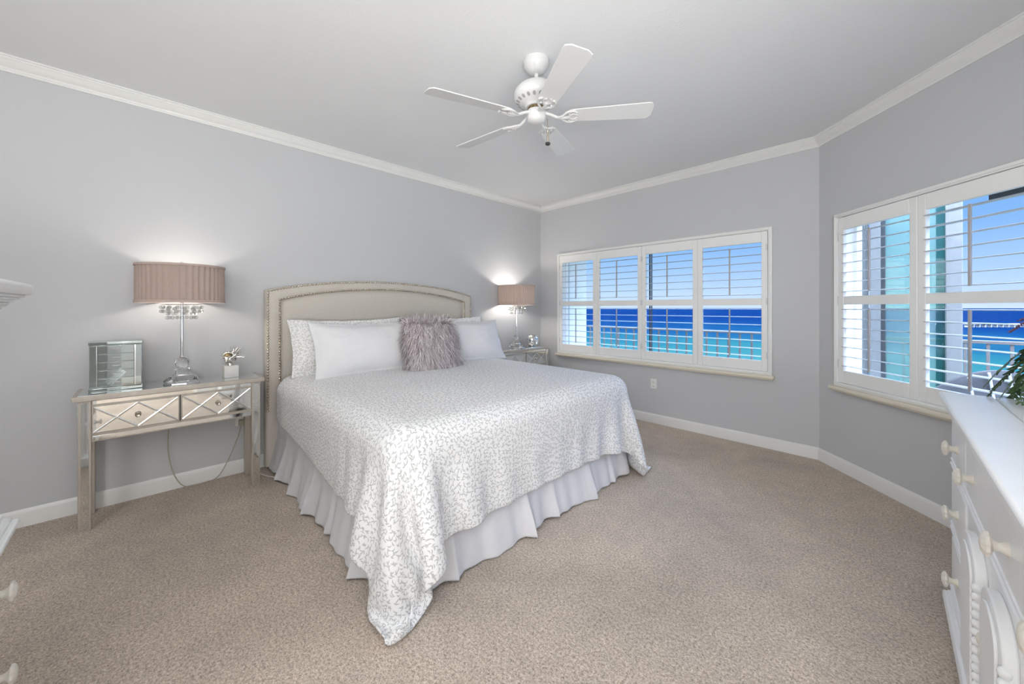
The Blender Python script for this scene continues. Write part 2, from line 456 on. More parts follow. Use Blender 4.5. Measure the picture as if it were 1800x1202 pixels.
ring_trim('trim_crown', [(0, 2.679), (.012, 2.679), (.013, 2.689), (.018, 2.692), (.020, 2.699), (.032, 2.705), (.047, 2.719), (.055, 2.735), (.062, 2.738), (.063, 2.746), (.073, 2.749), (.073, HC + .001), (0, HC + .001)], M_trim)
ring_trim('baseboard', [(0, -.001), (.016, -.001), (.016, .082), (.012, .092), (.006, .098), (.004, .102), (0, .102)], M_trim)

T = .16
def wall(side, i, holes=()):
    a, b = ROOM[i], ROOM[(i + 1) % len(ROOM)]
    d = b - a; Ln = d.length; ang = math.atan2(d.y, d.x)
    mb = MB(); x0, x1 = (0, Ln)
    ext = {'left': (.16, .16), 'rear': (.16, 0), 'back': (0, 0)}.get(side, (0, 0))
    zs = (-.2, HC + .2)
    if not holes: mb.box((x0 - ext[0], 0, zs[0]), (x1 + ext[1], T, zs[1]))
    else:
        u0, u1, z0, z1 = holes
        # a frame of four pieces sharing corners, so it is one closed shell around the opening
        pts_o = [(x0, zs[0]), (x1, zs[0]), (x1, zs[1]), (x0, zs[1])]; pts_i = [(u0, z0), (u1, z0), (u1, z1), (u0, z1)]
        v = [(p[0], y, p[1]) for y in (0, T) for p in pts_o + pts_i]; f = []
        for k in range(4):
            l = (k + 1) % 4
            f += [(k, l, 4 + l, 4 + k), (8 + k, 12 + k, 12 + l, 8 + l), (4 + k, 4 + l, 12 + l, 12 + k), (k, 8 + k, 8 + l, l)]
        mb.add(v, f)
    o = mb.build('wall_' + side, M_wall, loc=(a.x, a.y, 0), rot=(0, 0, ang), smooth=0); o['kind'] = 'structure'
    return o


WIN1 = (.36, 2.82, .70, 2.025)
WIN2 = (.22, 1.48, .70, 2.025)
for i, s in enumerate(SIDES):
    wall(s, i, WIN1 if s == 'back' else WIN2 if s == 'bay' else ())
poly = [(p.x, p.y) for p in offset_poly(ROOM, -.1)]
o = MB().prism(poly, -.2, 0, 'z').build('floor', M_carp, smooth=0); o['kind'] = 'structure'
o = MB().prism(poly, HC, HC + .2, 'z').build('ceiling', M_ceil, smooth=0); o['kind'] = 'structure'


# ------------------------------------------------------------------ windows and shutters
def make_window(idx, loc, rz, u0, u1, mull, header=None):
    w = empty('window_%d' % idx, loc, rz); w['kind'] = 'structure'
    z0, z1 = .70, 2.025; a, b = u0 - .02, u1 + .02
    mb = MB()
    bw = .042
    def ring(mb, a, b, c, d, w_, y0, y1):
        mb.box((a, y0, c), (a + w_, y1, d)); mb.box((b - w_, y0, c), (b, y1, d))
        mb.box((a + w_, y0, d - w_), (b - w_, y1, d)); mb.box((a + w_, y0, c), (b - w_, y1, c + w_))
    ring(mb, a, b, z0 - .02, z1 + .02, .030, -.040, 0)
    ring(mb, a + .012, b - .012, z0 - .008, z1 + .008, .010, -.048, -.040)
    ring(mb, u0 + .001, u1 - .001, z0 + .001, z1 - .001, .014, .0, .155)
    mb.build('frame', M_shut, w, bevel=.003)
    s = MB(); s.box((a - .018, -.072, z0 - .048), (b + .018, 0, z0 - .02)); s.box((a - .008, -.055, z0 - .062), (b + .008, 0, z0 - .048))
    s.build('sill', M_sill, w, bevel=.007, seg=3)
    g = MB(); g.box((u0 + .015, .108, z0 + .015), (u1 - .015, .113, z1 - .015)); g.build('pane', M_pane, w, smooth=0)
    sash = MB(); ring(sash, u0 + .014, u1 - .014, z0 + .014, z1 - .014, .028, .09, .13); sash.build('sash', M_shut, w, bevel=.003)
    for mu, mwid in mull:
        MB().box((mu - mwid / 2, .098, z0 + .04), (mu + mwid / 2, .118, z1 - .04)).build('mullion', M_alu, w, bevel=.002)
    if header: MB().box((header[0], .08, header[2]), (header[1], .1, header[3])).build('header_rail', M_alu, w, bevel=.002)
    return w


make_window(1, (0, 0, 0), 0, .36, 2.82, [(1.607, .012), (1.630, .008)])
make_window(2, (C2X, 0, 0), W2A, .22, 1.48, [], (1.12, 1.45, 1.905, 1.95))


def louver_mesh(ln):
    mb = MB(); pr = []
    for k in range(12):
        a = 2 * math.pi * k / 12
        pr.append((.032 * math.cos(a), .0036 * math.sin(a)))
    mb.prism(pr, -ln / 2, ln / 2, 'x'); return mb


def shutter(loc, rz, u0, u1, tilt_up, tilt_low, label, hinge_left, group, rodshift=0.0, outer='both'):
    org = Vector(loc) + Matrix.Rotation(rz, 3, 'Z') @ Vector((u0, 0, .712))
    r = empty('plantation_shutter', org, rz); tag(r, label, 'shutter', group)
    w = u1 - u0; st = .048; zb = -.712; y0, y1 = -.032, -.004
    fr = MB()
    fr.box((0, y0, 0), (st, y1, 1.30)); fr.box((w - st, y0, 0), (w, y1, 1.30))
    for a, b in ((.0, .098), (.614, .68), (1.20, 1.30)): fr.box((st, y0, a), (w - st, y1, b))
    fr.build('frame', M_shut, r, bevel=.004)
    ln = w - 2 * st - .004; proto = None
    for (zlo, zhi), tilt in (((.098, .614), tilt_low), ((.68, 1.20), tilt_up)):
        p = (zhi - zlo) / 7
        for k in range(7):
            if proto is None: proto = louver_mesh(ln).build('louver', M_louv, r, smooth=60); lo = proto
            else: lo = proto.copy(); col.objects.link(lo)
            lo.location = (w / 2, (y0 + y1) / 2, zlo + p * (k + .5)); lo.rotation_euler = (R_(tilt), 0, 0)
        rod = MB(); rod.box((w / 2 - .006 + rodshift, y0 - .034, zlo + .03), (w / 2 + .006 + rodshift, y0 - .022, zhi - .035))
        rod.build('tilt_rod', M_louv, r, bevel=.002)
    hx = 0.0 if hinge_left else w
    for hz in (.12, .62, 1.12):
        MB().box((0 if hinge_left else w - .011, y0 - .006, hz), (.011 if hinge_left else w, y0, hz + .06)).build('hinge', M_white_gloss, r, bevel=.002)
    return r


G1, G2 = 'shutters of the wide window', 'shutters of the bay window'
for a, b, tu, tl, lb, hl in ((.376, .964, 3, 2, 'white shutter panel of wide window nearest the corner nightstand', True),
                         (.966, 1.573, 2, 2, 'white shutter panel of wide window, second from the bedside corner', False),
                         (1.577, 2.188, 3, 2, 'white shutter panel of wide window, third from the bedside corner', True),
                         (2.190, 2.804, 13, 2, 'white shutter panel of wide window with upper louvers tilted, next to bay wall', False)):
    shutter((0, 0, 0), 0, a, b, tu, tl, lb, hl, G1)
shutter((C2X, 0, 0), W2A, .236, .842, 6, -4, 'narrow looking white shutter panel at left of bay window before teal glass', True, G2)
shutter((C2X, 0, 0), W2A, .846, 1.464, 1, 2, 'white shutter panel of bay window right above the white dresser', False, G2)

# ------------------------------------------------------------------ bed
BY = -2.397
bed = empty('bed', (.05, BY, 0)); tag(bed, 'king bed with arched linen nailhead headboard and pale grey skirt', 'bed')


def Lz(y):  # arch of the headboard, y in the bed frame
    t = min(1, abs(y) / 1.043); return 1.447 + .113 * (1 - t * t) ** .9 if t < 1 else 1.447


hw = 1.043
outer = [(-hw, 0.02), (-hw, .5), (-hw, 1.0), (-hw, 1.42)] + [(-hw + 2 * hw * k / 40, Lz(-hw + 2 * hw * k / 40)) for k in range(41)] + [(hw, 1.42), (hw, 1.0), (hw, .5), (hw, .02)]
bw = .108; iw = hw - bw
inner = [(-iw, .02), (-iw, .5), (-iw, 1.0), (-iw, 1.33)] + [(-iw + 2 * iw * k / 40, Lz((-iw + 2 * iw * k / 40) * hw / iw) - .086) for k in range(41)] + [(iw, 1.33), (iw, 1.0), (iw, .5), (iw, .02)]
prof = [(0, -.03), (0, .02), (.02, .038), (.06, .045), (.2, .050), (.5, .053), (.8, .050), (.92, .045), (.98, .038), (1, .022), (1, -.03)]
hb = MB(); v = []; f = []
for (oy, oz), (iy, iz) in zip(outer, inner):
    for w_, d in prof: v.append((d, oy + (iy - oy) * w_, oz + (iz - oz) * w_))
n = len(prof)
for i in range(len(outer) - 1):
    for k in range(n): f.append((i * n + k, i * n + (k + 1) % n, (i + 1) * n + (k + 1) % n, (i + 1) * n + k))
f.append(tuple(range(n))); f.append(tuple((len(outer) - 1) * n + k for k in reversed(range(n))))
hb.add(v, f)
headboard = hb.build('headboard', M_linen, bed, smooth=60)
pn = MB(); v = []; f = []; NY, NZ = 41, 30
for i in range(NY):
    y, zt = inner[4 + i]
    for k in range(NZ + 1):
        z = .03 + (zt - .03) * k / NZ
        e = min(iw - abs(y), zt - z); puff = 1 - math.exp(-max(e, 0) / .035)
        v.append((.020 + .026 * puff, y, z))
for i in range(NY - 1):
    for k in range(NZ): f.append((i * (NZ + 1) + k, (i + 1) * (NZ + 1) + k, (i + 1) * (NZ + 1) + k + 1, i * (NZ + 1) + k + 1))
pn.add(v, f); pn.build('inset_panel', M_linen, headboard, smooth=80)


def nails(w_, depth, name):
    path = [Vector((depth, o_[0] + (i_[0] - o_[0]) * w_, o_[1] + (i_[1] - o_[1]) * w_)) for o_, i_ in zip(outer, inner)]
    mb = MB(); step = .0225; acc = 0
    for a, b in zip(path, path[1:]):
        d = (b - a).length
        while acc < d:
            p = a.lerp(b, acc / d)
            if p.z > .45:
                mb.lathe([(.0094, -.002), (.0094, .002), (.0078, .0058), (.0045, .0082), (0.0, .0092)], 8, Matrix.Translation(p) @ Matrix.Rotation(R_(90), 4, 'Y'), cap=False)
            acc += step
        acc -= d
    o = mb.build(name, M_nickel, headboard, smooth=60); return o


nails(.13, .0480, 'nailhead_trim'); nails(.90, .0462, 'nailhead_trim')
mt = MB(); mt.box((.07, -.94, .36), (2.05, .96, .725)); mt.build('mattress', M_cotton, bed, bevel=.07, seg=4)
bs = MB(); bs.box((.07, -.92, .10), (2.03, .94, .355)); bs.build('box_spring', M_grey_cloth, bed, bevel=.02)


def skirt():
    mb = MB()
    segs = [((.02, -.962), (2.075, -.962)), ((2.075, -.962), (2.075, .985)), ((2.075, .985), (.05, .985))]
    pts = []
    for si, (a, b) in enumerate(segs):
        a = Vector(a); b = Vector(b); d = b - a; ln = d.length; t = d.normalized(); nrm = Vector((t.y, -t.x))
        m = int(ln / .0125)
        for k in range(m + (si == 2)):
            s = k / m * ln
            off = .010 * math.sin(s * 9.0 + si * 2.1) + .007 * math.sin(s * 23 + 1.3 * si) + .004 * math.sin(s * 51)
            # pleats: sharp folded flaps
            for pc, wd, am in (((.33, .05, .03), (.62, .04, .03), (.98, .05, .035), (1.30, .03, .03), (1.75, .05, .04)), ((.28, .05, .02), (.80, .045, .05), (1.05, .05, .028), (1.42, .05, .03), (1.72, .04, .03)), ((.6, .05, .03), (1.4, .05, .03)))[si]:
                q = (s - pc) / wd
                if -1 < q < 1: off += am * (1 - abs(q)) * (1.0 if q < 0 else .55)
            c = min(s, ln - s); off *= min(1, c / .05 + .2)
            pts.append((a + t * s, nrm, off, si, s))
    rows = [(.40, .05), (.30, .12), (.235, .35), (.17, .7), (.1, 1.0), (.04, 1.2), (.014, 1.27), (.006, 1.28)]
    n = len(rows); v = []; f = []
    for p, nr, off, si, s in pts:
        for z, k in rows:
            q = p + nr * (off * k + .030 * k * k)
            dz = .006 * math.sin(s * 7 + si)
            v.append((q.x, q.y, z + (dz if z < .05 else 0) + .004))
    for i in range(len(pts) - 1):
        for k in range(n - 1): f.append((i * n + k, (i + 1) * n + k, (i + 1) * n + k + 1, i * n + k + 1))
    mb.add(v, f); o = mb.build('bed_skirt', M_skirt, bed, smooth=70)
    so = o.modifiers.new('thick', 'SOLIDIFY'); so.thickness = .003; so.offset = -1
    return o


skirt()


# duvet: a cloth sheet let fall over the mattress (position based dynamics)
def drape():
    rs = np.random.default_rng(3); dx = .03; Lx, Ly = 2.40, 2.95
    nx, ny = int(Lx / dx) + 1, int(Ly / dx) + 1
    U, V = np.meshgrid(np.arange(nx) * dx, np.arange(ny) * dx, indexing='ij')
    fu = U / Lx; fv = V / Ly
    yl = -3.385 - (.275 + fu * .205); yr = -1.375 + .37 + .07 * fu
    Y = yl * (1 - fv) + yr * fv; X = .27 + fu * ((2.15 + .455 * (1 - fv) + .43 * fv) - .27)
    sm = np.clip((fu - .70) / .3, 0, 1); sm = sm * sm * (3 - 2 * sm)
    XY = np.stack([X, -2.4 + (Y + 2.4) * (1 + .045 * sm)], -1); P = np.stack([X, Y, np.full_like(X, .83)], -1)
    P[..., 2] += rs.normal(0, .002, X.shape)
    for _ in range(25):
        k = rs.normal(0, 6, 2); P[..., 2] += .003 * np.sin(X * k[0] + Y * k[1] + rs.uniform(0, 6))
    lo = np.array([-.3, -3.385, -1.]); hi = np.array([2.15, -1.375, .745]); r = .10; th = .012
    hc = (lo + hi) / 2; hh = (hi - lo) / 2 - r
    S = slice; B = []
    def ad(sa, sb, k): B.append((sa, sb, np.linalg.norm(XY[sa] - XY[sb], axis=-1)[..., None], k))
    for off in (0, 1):
        n = (nx - off) // 2; m = (ny - off) // 2
        ad((S(off, off + 2 * n - 1, 2), S(None)), (S(off + 1, off + 2 * n, 2), S(None)), 1.)
        ad((S(None), S(off, off + 2 * m - 1, 2)), (S(None), S(off + 1, off + 2 * m, 2)), 1.)
    for off in (0, 1):
        n = (nx - off) // 2
        ad((S(off, off + 2 * n - 1, 2), S(0, -1)), (S(off + 1, off + 2 * n, 2), S(1, None)), .2)
        ad((S(off, off + 2 * n - 1, 2), S(1, None)), (S(off + 1, off + 2 * n, 2), S(0, -1)), .2)
    for step, k in ((2, .10), (4, .015)):
        for off in range(2 * step):
            ia = np.arange(off, nx - step, 2 * step); ad((ia,), (ia + step,), k)
            ja = np.arange(off, ny - step, 2 * step); ad((S(None), ja), (S(None), ja + step), k)
    vel = np.zeros_like(P); dt = 1 / 60.
    for it in range(210):
        prev = P.copy(); vel[..., 2] -= 9.8 * dt; vel *= .975; P = P + vel * dt
        for _ in range(14):
            for sa, sb, rest, k in B:
                d = P[sb] - P[sa]; l = np.sqrt((d * d).sum(-1, keepdims=True)) + 1e-12
                c = d * ((l - rest) / l * .5 * k); P[sa] += c; P[sb] -= c
            q = P - hc; a = np.abs(q) - hh; mx = np.maximum(a, 0); d = np.linalg.norm(mx, axis=-1)
            pen = th - (d + np.minimum(a.max(-1), 0) - r); m = pen > 0; out = (d > 1e-9)[..., None]
            nm = np.where(out, mx / np.maximum(d, 1e-9)[..., None] * np.sign(q), np.eye(3)[a.argmax(-1)] * np.sign(q))
            P = P + np.where(m, pen, 0)[..., None] * nm
            dv = P - prev; vt = dv - (dv * nm).sum(-1, keepdims=True) * nm; P = P - vt * np.where(m, .45, 0)[..., None]
            low = np.clip((.26 - P[..., 2]) / .2, 0, 1)  # the flared skirt under the hem
            dxs = 2.162 + .058 * low - P[..., 0]; dys = P[..., 1] - (-3.397 - .045 * low)
            ins = (dxs > 0) & (dys > 0) & (P[..., 2] < .26) & (P[..., 0] > .3) & (P[..., 1] < -1.4)
            P[..., 0] = np.where(ins & (dxs < dys), P[..., 0] + dxs, P[..., 0]); P[..., 1] = np.where(ins & (dys <= dxs), P[..., 1] - dys, P[..., 1])
            if it > 30:  # smoothed by hand: the flaps are not left to stand away from the bed
                P[..., 1] = np.where(P[..., 1] < -3.495, P[..., 1] * .7 - 3.495 * .3, P[..., 1]); P[..., 0] = np.where((P[..., 0] > 2.31) & (P[..., 1] < -1.9), P[..., 0] * .8 + 2.31 * .2, P[..., 0])
            fl = P[..., 2] < .008; P[..., 2] = np.maximum(P[..., 2], .008); dv = P - prev; P[fl, :2] -= dv[fl, :2] * .5
        if it > 40:  # the near corner hangs straight where it was tugged
            w = min(1, (it - 40) / 60) * .5; P[-1, 0] += (np.array([2.275, -3.46, .012]) - P[-1, 0]) * w
        vel = (P - prev) / dt
        sp = np.linalg.norm(vel, axis=-1, keepdims=True); vel *= np.minimum(1, 3 / np.maximum(sp, 1e-6))
    # fullness of the down filling on top
    top = np.clip((P[..., 2] - .6) / .14, 0, 1); X, Y = P[..., 0], P[..., 1]
    ex = np.clip((2.1 - X) / .5, 0, 1) * np.clip((X + .2) / .4, 0, 1); ey = np.clip((Y + 3.36) / .5, 0, 1) * np.clip((-1.40 - Y) / .5, 0, 1)
    P[..., 2] += top * .018 * ex * ey
    return P, U, V, nx, ny


P, U, V, nx, ny = drape()
me = bpy.data.meshes.new('duvet')
ids = np.arange(nx * ny).reshape(nx, ny)
quads = np.stack([ids[:-1, :-1], ids[1:, :-1], ids[1:, 1:], ids[:-1, 1:]], -1).reshape(-1, 4)
me.from_pydata([tuple(p) for p in P.reshape(-1, 3)], [], [tuple(int(i) for i in q) for q in quads])
uvl = me.uv_layers.new(name='UVMap'); uf = np.stack([U.ravel(), V.ravel()], -1)
idx = np.zeros(len(me.loops), dtype=np.int32); me.loops.foreach_get('vertex_index', idx)
uvl.data.foreach_set('uv', uf[idx].ravel().astype(np.float32))
me.polygons.foreach_set('use_smooth', [True] * len(me.polygons)); me.materials.append(M_duvet)
duvet = bpy.data.objects.new('duvet', me); col.objects.link(duvet)
tag(duvet, 'white duvet with grey leaf sprig print draped over the bed', 'duvet')
so = duvet.modifiers.new('thick', 'SOLIDIFY'); so.thickness = .010; so.offset = 1
sd = duvet.modifiers.new('smooth', 'SUBSURF'); sd.levels = 1; sd.render_levels = 1


# ------------------------------------------------------------------ pillows
def pillow_mesh(name, w, h, t, mat, flange=.0, pinch=.06, seed=0, sag=.0, n=44):
    """width along X, height along Z from 0, thickness along Y; bottom edge at the origin"""
    rs = random.Random(seed); m = int(n * h / w) + 6
    def outline(u, v):
        x = w / 2 * u * (1 - pinch * (1 - v * v) * abs(u)); z = h / 2 * v * (1 - pinch * 1.1 * (1 - u * u) * abs(v))
        if v > 0: z -= sag * (1 - u * u) * v
        return x, z
    verts = []; faces = []; uvs = []
    fu, fv = 1 - 2 * flange / w, 1 - 2 * flange / h
    def thick(u, v):
        a, b = abs(u) / fu, abs(v) / fv
        if a >= 1 or b >= 1: return .004
        k = (1 - a ** 3.2) ** .62 * (1 - b ** 2.6) ** .62
        nz = noise.noise((u * 2.2 + seed, v * 2.2, seed * .7)) * .12 + noise.noise((u * 6 + seed, v * 5, 2.1)) * .05
        return .004 + t / 2 * k * (1 + nz)
    for side in (-1, 1):
        for i in range(n + 1):
            for j in range(m + 1):
                u = -1 + 2 * i / n; v = -1 + 2 * j / m
                u = math.copysign(abs(u) ** .85, u); v = math.copysign(abs(v) ** .85, v)
                x, z = outline(u, v); d = thick(u, v)
                rip = 0
                if flange and (abs(u) > fu or abs(v) > fv): rip = .006 * math.sin(z * 38 + x * 30 + seed)
                verts.append((x, side * d + rip, z + h / 2)); uvs.append((x + 3 * side, z))
    K = (n + 1) * (m + 1)
    for s in (0, 1):
        for i in range(n):
            for j in range(m):
                a = s * K + i * (m + 1) + j; q = (a, a + m + 1, a + m + 2, a + 1)
                faces.append(q if s == 0 else q[::-1])
    rim = [i * (m + 1) for i in range(n + 1)] + [n * (m + 1) + j for j in range(1, m + 1)] + [i * (m + 1) + m for i in range(n - 1, -1, -1)] + [j for j in range(m - 1, 0, -1)]
    for a, b in zip(rim, rim[1:] + rim[:1]): faces.append((b, a, a + K, b + K))
    me = bpy.data.meshes.new(name); me.from_pydata(verts, [], faces); me.validate()
    uvl = me.uv_layers.new(name='UVMap')
    for lp in me.loops: uvl.data[lp.index].uv = uvs[lp.vertex_index]
    me.polygons.foreach_set('use_smooth', [True] * len(me.polygons)); me.materials.append(mat)
    o = bpy.data.objects.new(name, me); col.objects.link(o); return o


def lean(o, x, y, z, back, yaw=0.0, roll=0.0):
    """stand the pillow across the bed: its face looks down the bed, leaning back by the angle"""
    Mx = Matrix.Translation((x, y, z)) @ Matrix.Rotation(R_(90 + yaw), 4, 'Z') @ Matrix.Rotation(R_(back), 4, 'X') @ Matrix.Rotation(R_(roll), 4, 'Y')
    o.matrix_world = Mx @ Matrix.Identity(4)


# local X -> world +y, local -Y -> world +x (front), top leans to -x
def place_pillow(o, x, y, z, back, roll=0.0, yaw=0.0):
    lean(o, x, y, z, -back, yaw, roll)


p = pillow_mesh('euro_pillow', .66, .44, .09, M_grey_cloth, pinch=.05, seed=4); place_pillow(p, .215, -2.86, .755, 8)
tag(p, 'charcoal pillow barely showing above the left white pillows by headboard', 'pillow', 'charcoal pillows against the headboard')
p = pillow_mesh('euro_pillow', .66, .45, .09, M_grey_cloth, pinch=.05, seed=5); place_pillow(p, .215, -2.02, .755, 8)
tag(p, 'charcoal pillow barely showing above the fluffy cushion by headboard', 'pillow', 'charcoal pillows against the headboard')
p = pillow_mesh('pillow_sham', 0.96, .465, .15, M_sham, .05, .05, 1, .01); place_pillow(p, .415, -2.86, .762, 16)
tag(p, 'leaf printed pillow sham behind the left white pillow, nearest camera', 'pillow', 'printed pillow shams')
p = pillow_mesh('pillow_sham', .96, .462, .15, M_sham, .05, .05, 2, .01); place_pillow(p, .415, -1.84, .762, 16)
tag(p, 'leaf printed pillow sham behind the right white pillow by far nightstand', 'pillow', 'printed pillow shams')
p = pillow_mesh('bed_pillow', .90, .465, .21, M_cotton, .02, .06, 3, .015); place_pillow(p, .655, -2.795, .760, 23)
tag(p, 'plain white king pillow on near side of bed, left of fluffy cushion', 'pillow', 'plain white pillows')
p = pillow_mesh('bed_pillow', .90, .455, .21, M_cotton, .02, .06, 6, .02); place_pillow(p, .64, -1.755, .760, 23, 1.5)
tag(p, 'plain white king pillow on far side of bed, right of fluffy cushion', 'pillow', 'plain white pillows')

cush = pillow_mesh('fluffy_cushion', .48, .445, .20, M_furbase, 0, .03, 8, n=30); place_pillow(cush, .845, -2.33, .765, 20, 2)
tag(cush, 'square mauve faux fur cushion propped in the middle of the pillows', 'cushion')


def fur(o, count=9000, ln=.062):
    me = o.data; tri = []; area = []
    for pl in me.polygons:
        vs_ = [me.vertices[i].co for i in pl.vertices]; tri.append((vs_, pl.normal.copy())); area.append(pl.area)
    cum = np.cumsum(area); tot = cum[-1]; rs = random.Random(5); V_ = []; F_ = []
    for k in range(count):
        i = int(np.searchsorted(cum, rs.random() * tot)); vs_, nrm = tri[min(i, len(tri) - 1)]
        a, b = rs.random(), rs.random()
        p0 = vs_[0] * (1 - a) * (1 - b) + vs_[1] * a * (1 - b) + vs_[2] * a * b + vs_[-1] * (1 - a) * b
        l = ln * rs.uniform(.6, 1.15)
        out = nrm.normalized(); down = Vector((rs.uniform(-.55, .55) + .25 * math.copysign(1, p0.x) * (abs(p0.x) > .17), 0, -.9 + rs.uniform(-.5, .5)))
        if p0.z > .40: down = Vector((down.x, down.y, rs.uniform(-.6, .6)))
        pts = [p0, p0 + (out * .55 + down * .25) * l * .5, p0 + (out * .62 + down * .75) * l * .9, p0 + (out * .50 + down * 1.2) * l * 1.15]
        side = out.cross(down).normalized() * rs.uniform(.0016, .0030)
        n0 = len(V_)
        for q, wd in zip(pts, (1, 1, .7, 0)):
            if wd: V_ += [q - side * wd, q + side * wd]
            else: V_.append(q)
        F_ += [(n0, n0 + 1, n0 + 3, n0 + 2), (n0 + 2, n0 + 3, n0 + 5, n0 + 4), (n0 + 4, n0 + 5, n0 + 6)]
    fm = bpy.data.meshes.new('fur'); fm.from_pydata([tuple(q) for q in V_], [], F_); fm.materials.append(M_fur)
    fm.polygons.foreach_set('use_smooth', [True] * len(fm.polygons))
    fo = bpy.data.objects.new('fur', fm); col.objects.link(fo); fo.parent = o; fo['kind'] = 'stuff'


fur(cush)


# ------------------------------------------------------------------ mirrored console tables
def make_console():
    r = empty('console_table', (.19, -3.972, 0))
    X0, X1, YH = -.17, .17, .47
    top = MB(); top.box((X0, -YH, .757), (X1, YH, .786)); top.build('tabletop', M_champ, r, bevel=.003)
    MB().box((X0 + .02, -YH + .022, .786), (X1 - .015, YH - .022, .7885)).build('top_mirror', M_mirror, r, bevel=.001)
    lg = .052
    for sx_ in (0, 1):
        for sy in (0, 1):
            x0 = X0 + .02 if not sx_ else X1 - .02 - lg; y0 = -YH + .024 if not sy else YH - .024 - lg
            l_ = MB(); l_.box((x0, y0, 0), (x0 + lg, y0 + lg, .757)); lo = l_.build('leg', M_champ, r, bevel=.002)
            if sx_:
                MB().box((x0 + lg, y0 + .010, .01), (x0 + lg + .0025, y0 + lg - .010, .745)).build('leg_mirror', M_mirror, lo, bevel=.001)
            ys = y0 - .0025 if not sy else y0 + lg
            MB().box((x0 + .010, ys, .01), (x0 + lg - .010, ys + .0025, .745)).build('leg_mirror', M_mirror, lo, bevel=.001)
    ya, yb = -YH + .076, YH - .076; xf = X1 - .024
    ap = MB(); ap.box((X0 + .03, ya, .512), (xf, yb, .757)); ap.build('apron', M_champ, r, bevel=.002)
    for z0, z1 in ((.731, .754), (.519, .545)):
        MB().box((xf, ya + .004, z0), (xf + .003, yb - .004, z1)).build('apron_mirror', M_mirror, r, bevel=.001)
    MB().box((X0 + .08, -YH + .0245, .53), (X1 - .08, -YH + .0275, .745)).build('side_mirror', M_mirror, r)
    yc = 0
    for k, (a, b) in enumerate(((ya + .004, yc - .006), (yc + .006, yb - .004))):
        z0, z1 = .562, .722
        d = MB(); d.box((xf - .002, a, z0), (xf + .010, b, z1)); do = d.build('drawer', M_champ, r, bevel=.001)
        MB().box((xf + .010, a + .004, z0 + .004), (xf + .0125, b - .004, z1 - .004)).build('drawer_mirror', M_mirror, do)
        m_ = (a + b) / 2; la = MB()
        def strip(p, q, wd=.0055):
            p = Vector(p); q = Vector(q); t = (q - p).normalized(); nn = Vector((-t.y, t.x)) * wd; x = xf + .0125
            v = [(x, *(p - nn)), (x, *(q - nn)), (x + .003, *q), (x + .003, *p), (x, *(p + nn)), (x, *(q + nn))]
            la.add(v, [(0, 1, 2, 3), (3, 2, 5, 4)])
        for p, q in (((a + .006, z1 - .006), (m_, z0 + .006)), ((a + .006, z0 + .006), (m_, z1 - .006)), ((b - .006, z1 - .006), (m_, z0 + .006)), ((b - .006, z0 + .006), (m_, z1 - .006))): strip(p, q)
        la.build('lattice_strips', M_bevelm, do, smooth=0)
        kn = MB(); kn.lathe([(.005, 0), (.005, .010), (.013, .014), (.015, .019), (.010, .024), (.006, .022), (0, .0215)], 16, Matrix.Translation((xf + .0125, m_, (z0 + z1) / 2)) @ Matrix.Rotation(R_(90), 4, 'Y'))
        kn.build('knob', M_nickel, do, smooth=50)
    gp = MB(); gp.box((xf, yc - .0030, .555), (xf + .002, yc + .0030, .728)); gp.build('divider', M_seam, r)
    return r


console = make_console()
tag(console, 'mirrored two-drawer console nightstand left of the bed carrying jewelry box', 'nightstand', 'mirrored nightstands')
console2 = copy_tree(console); console2.location = (.19, -.672, 0)
tag(console2, 'mirrored console nightstand right of the bed in the far corner', 'nightstand', 'mirrored nightstands')


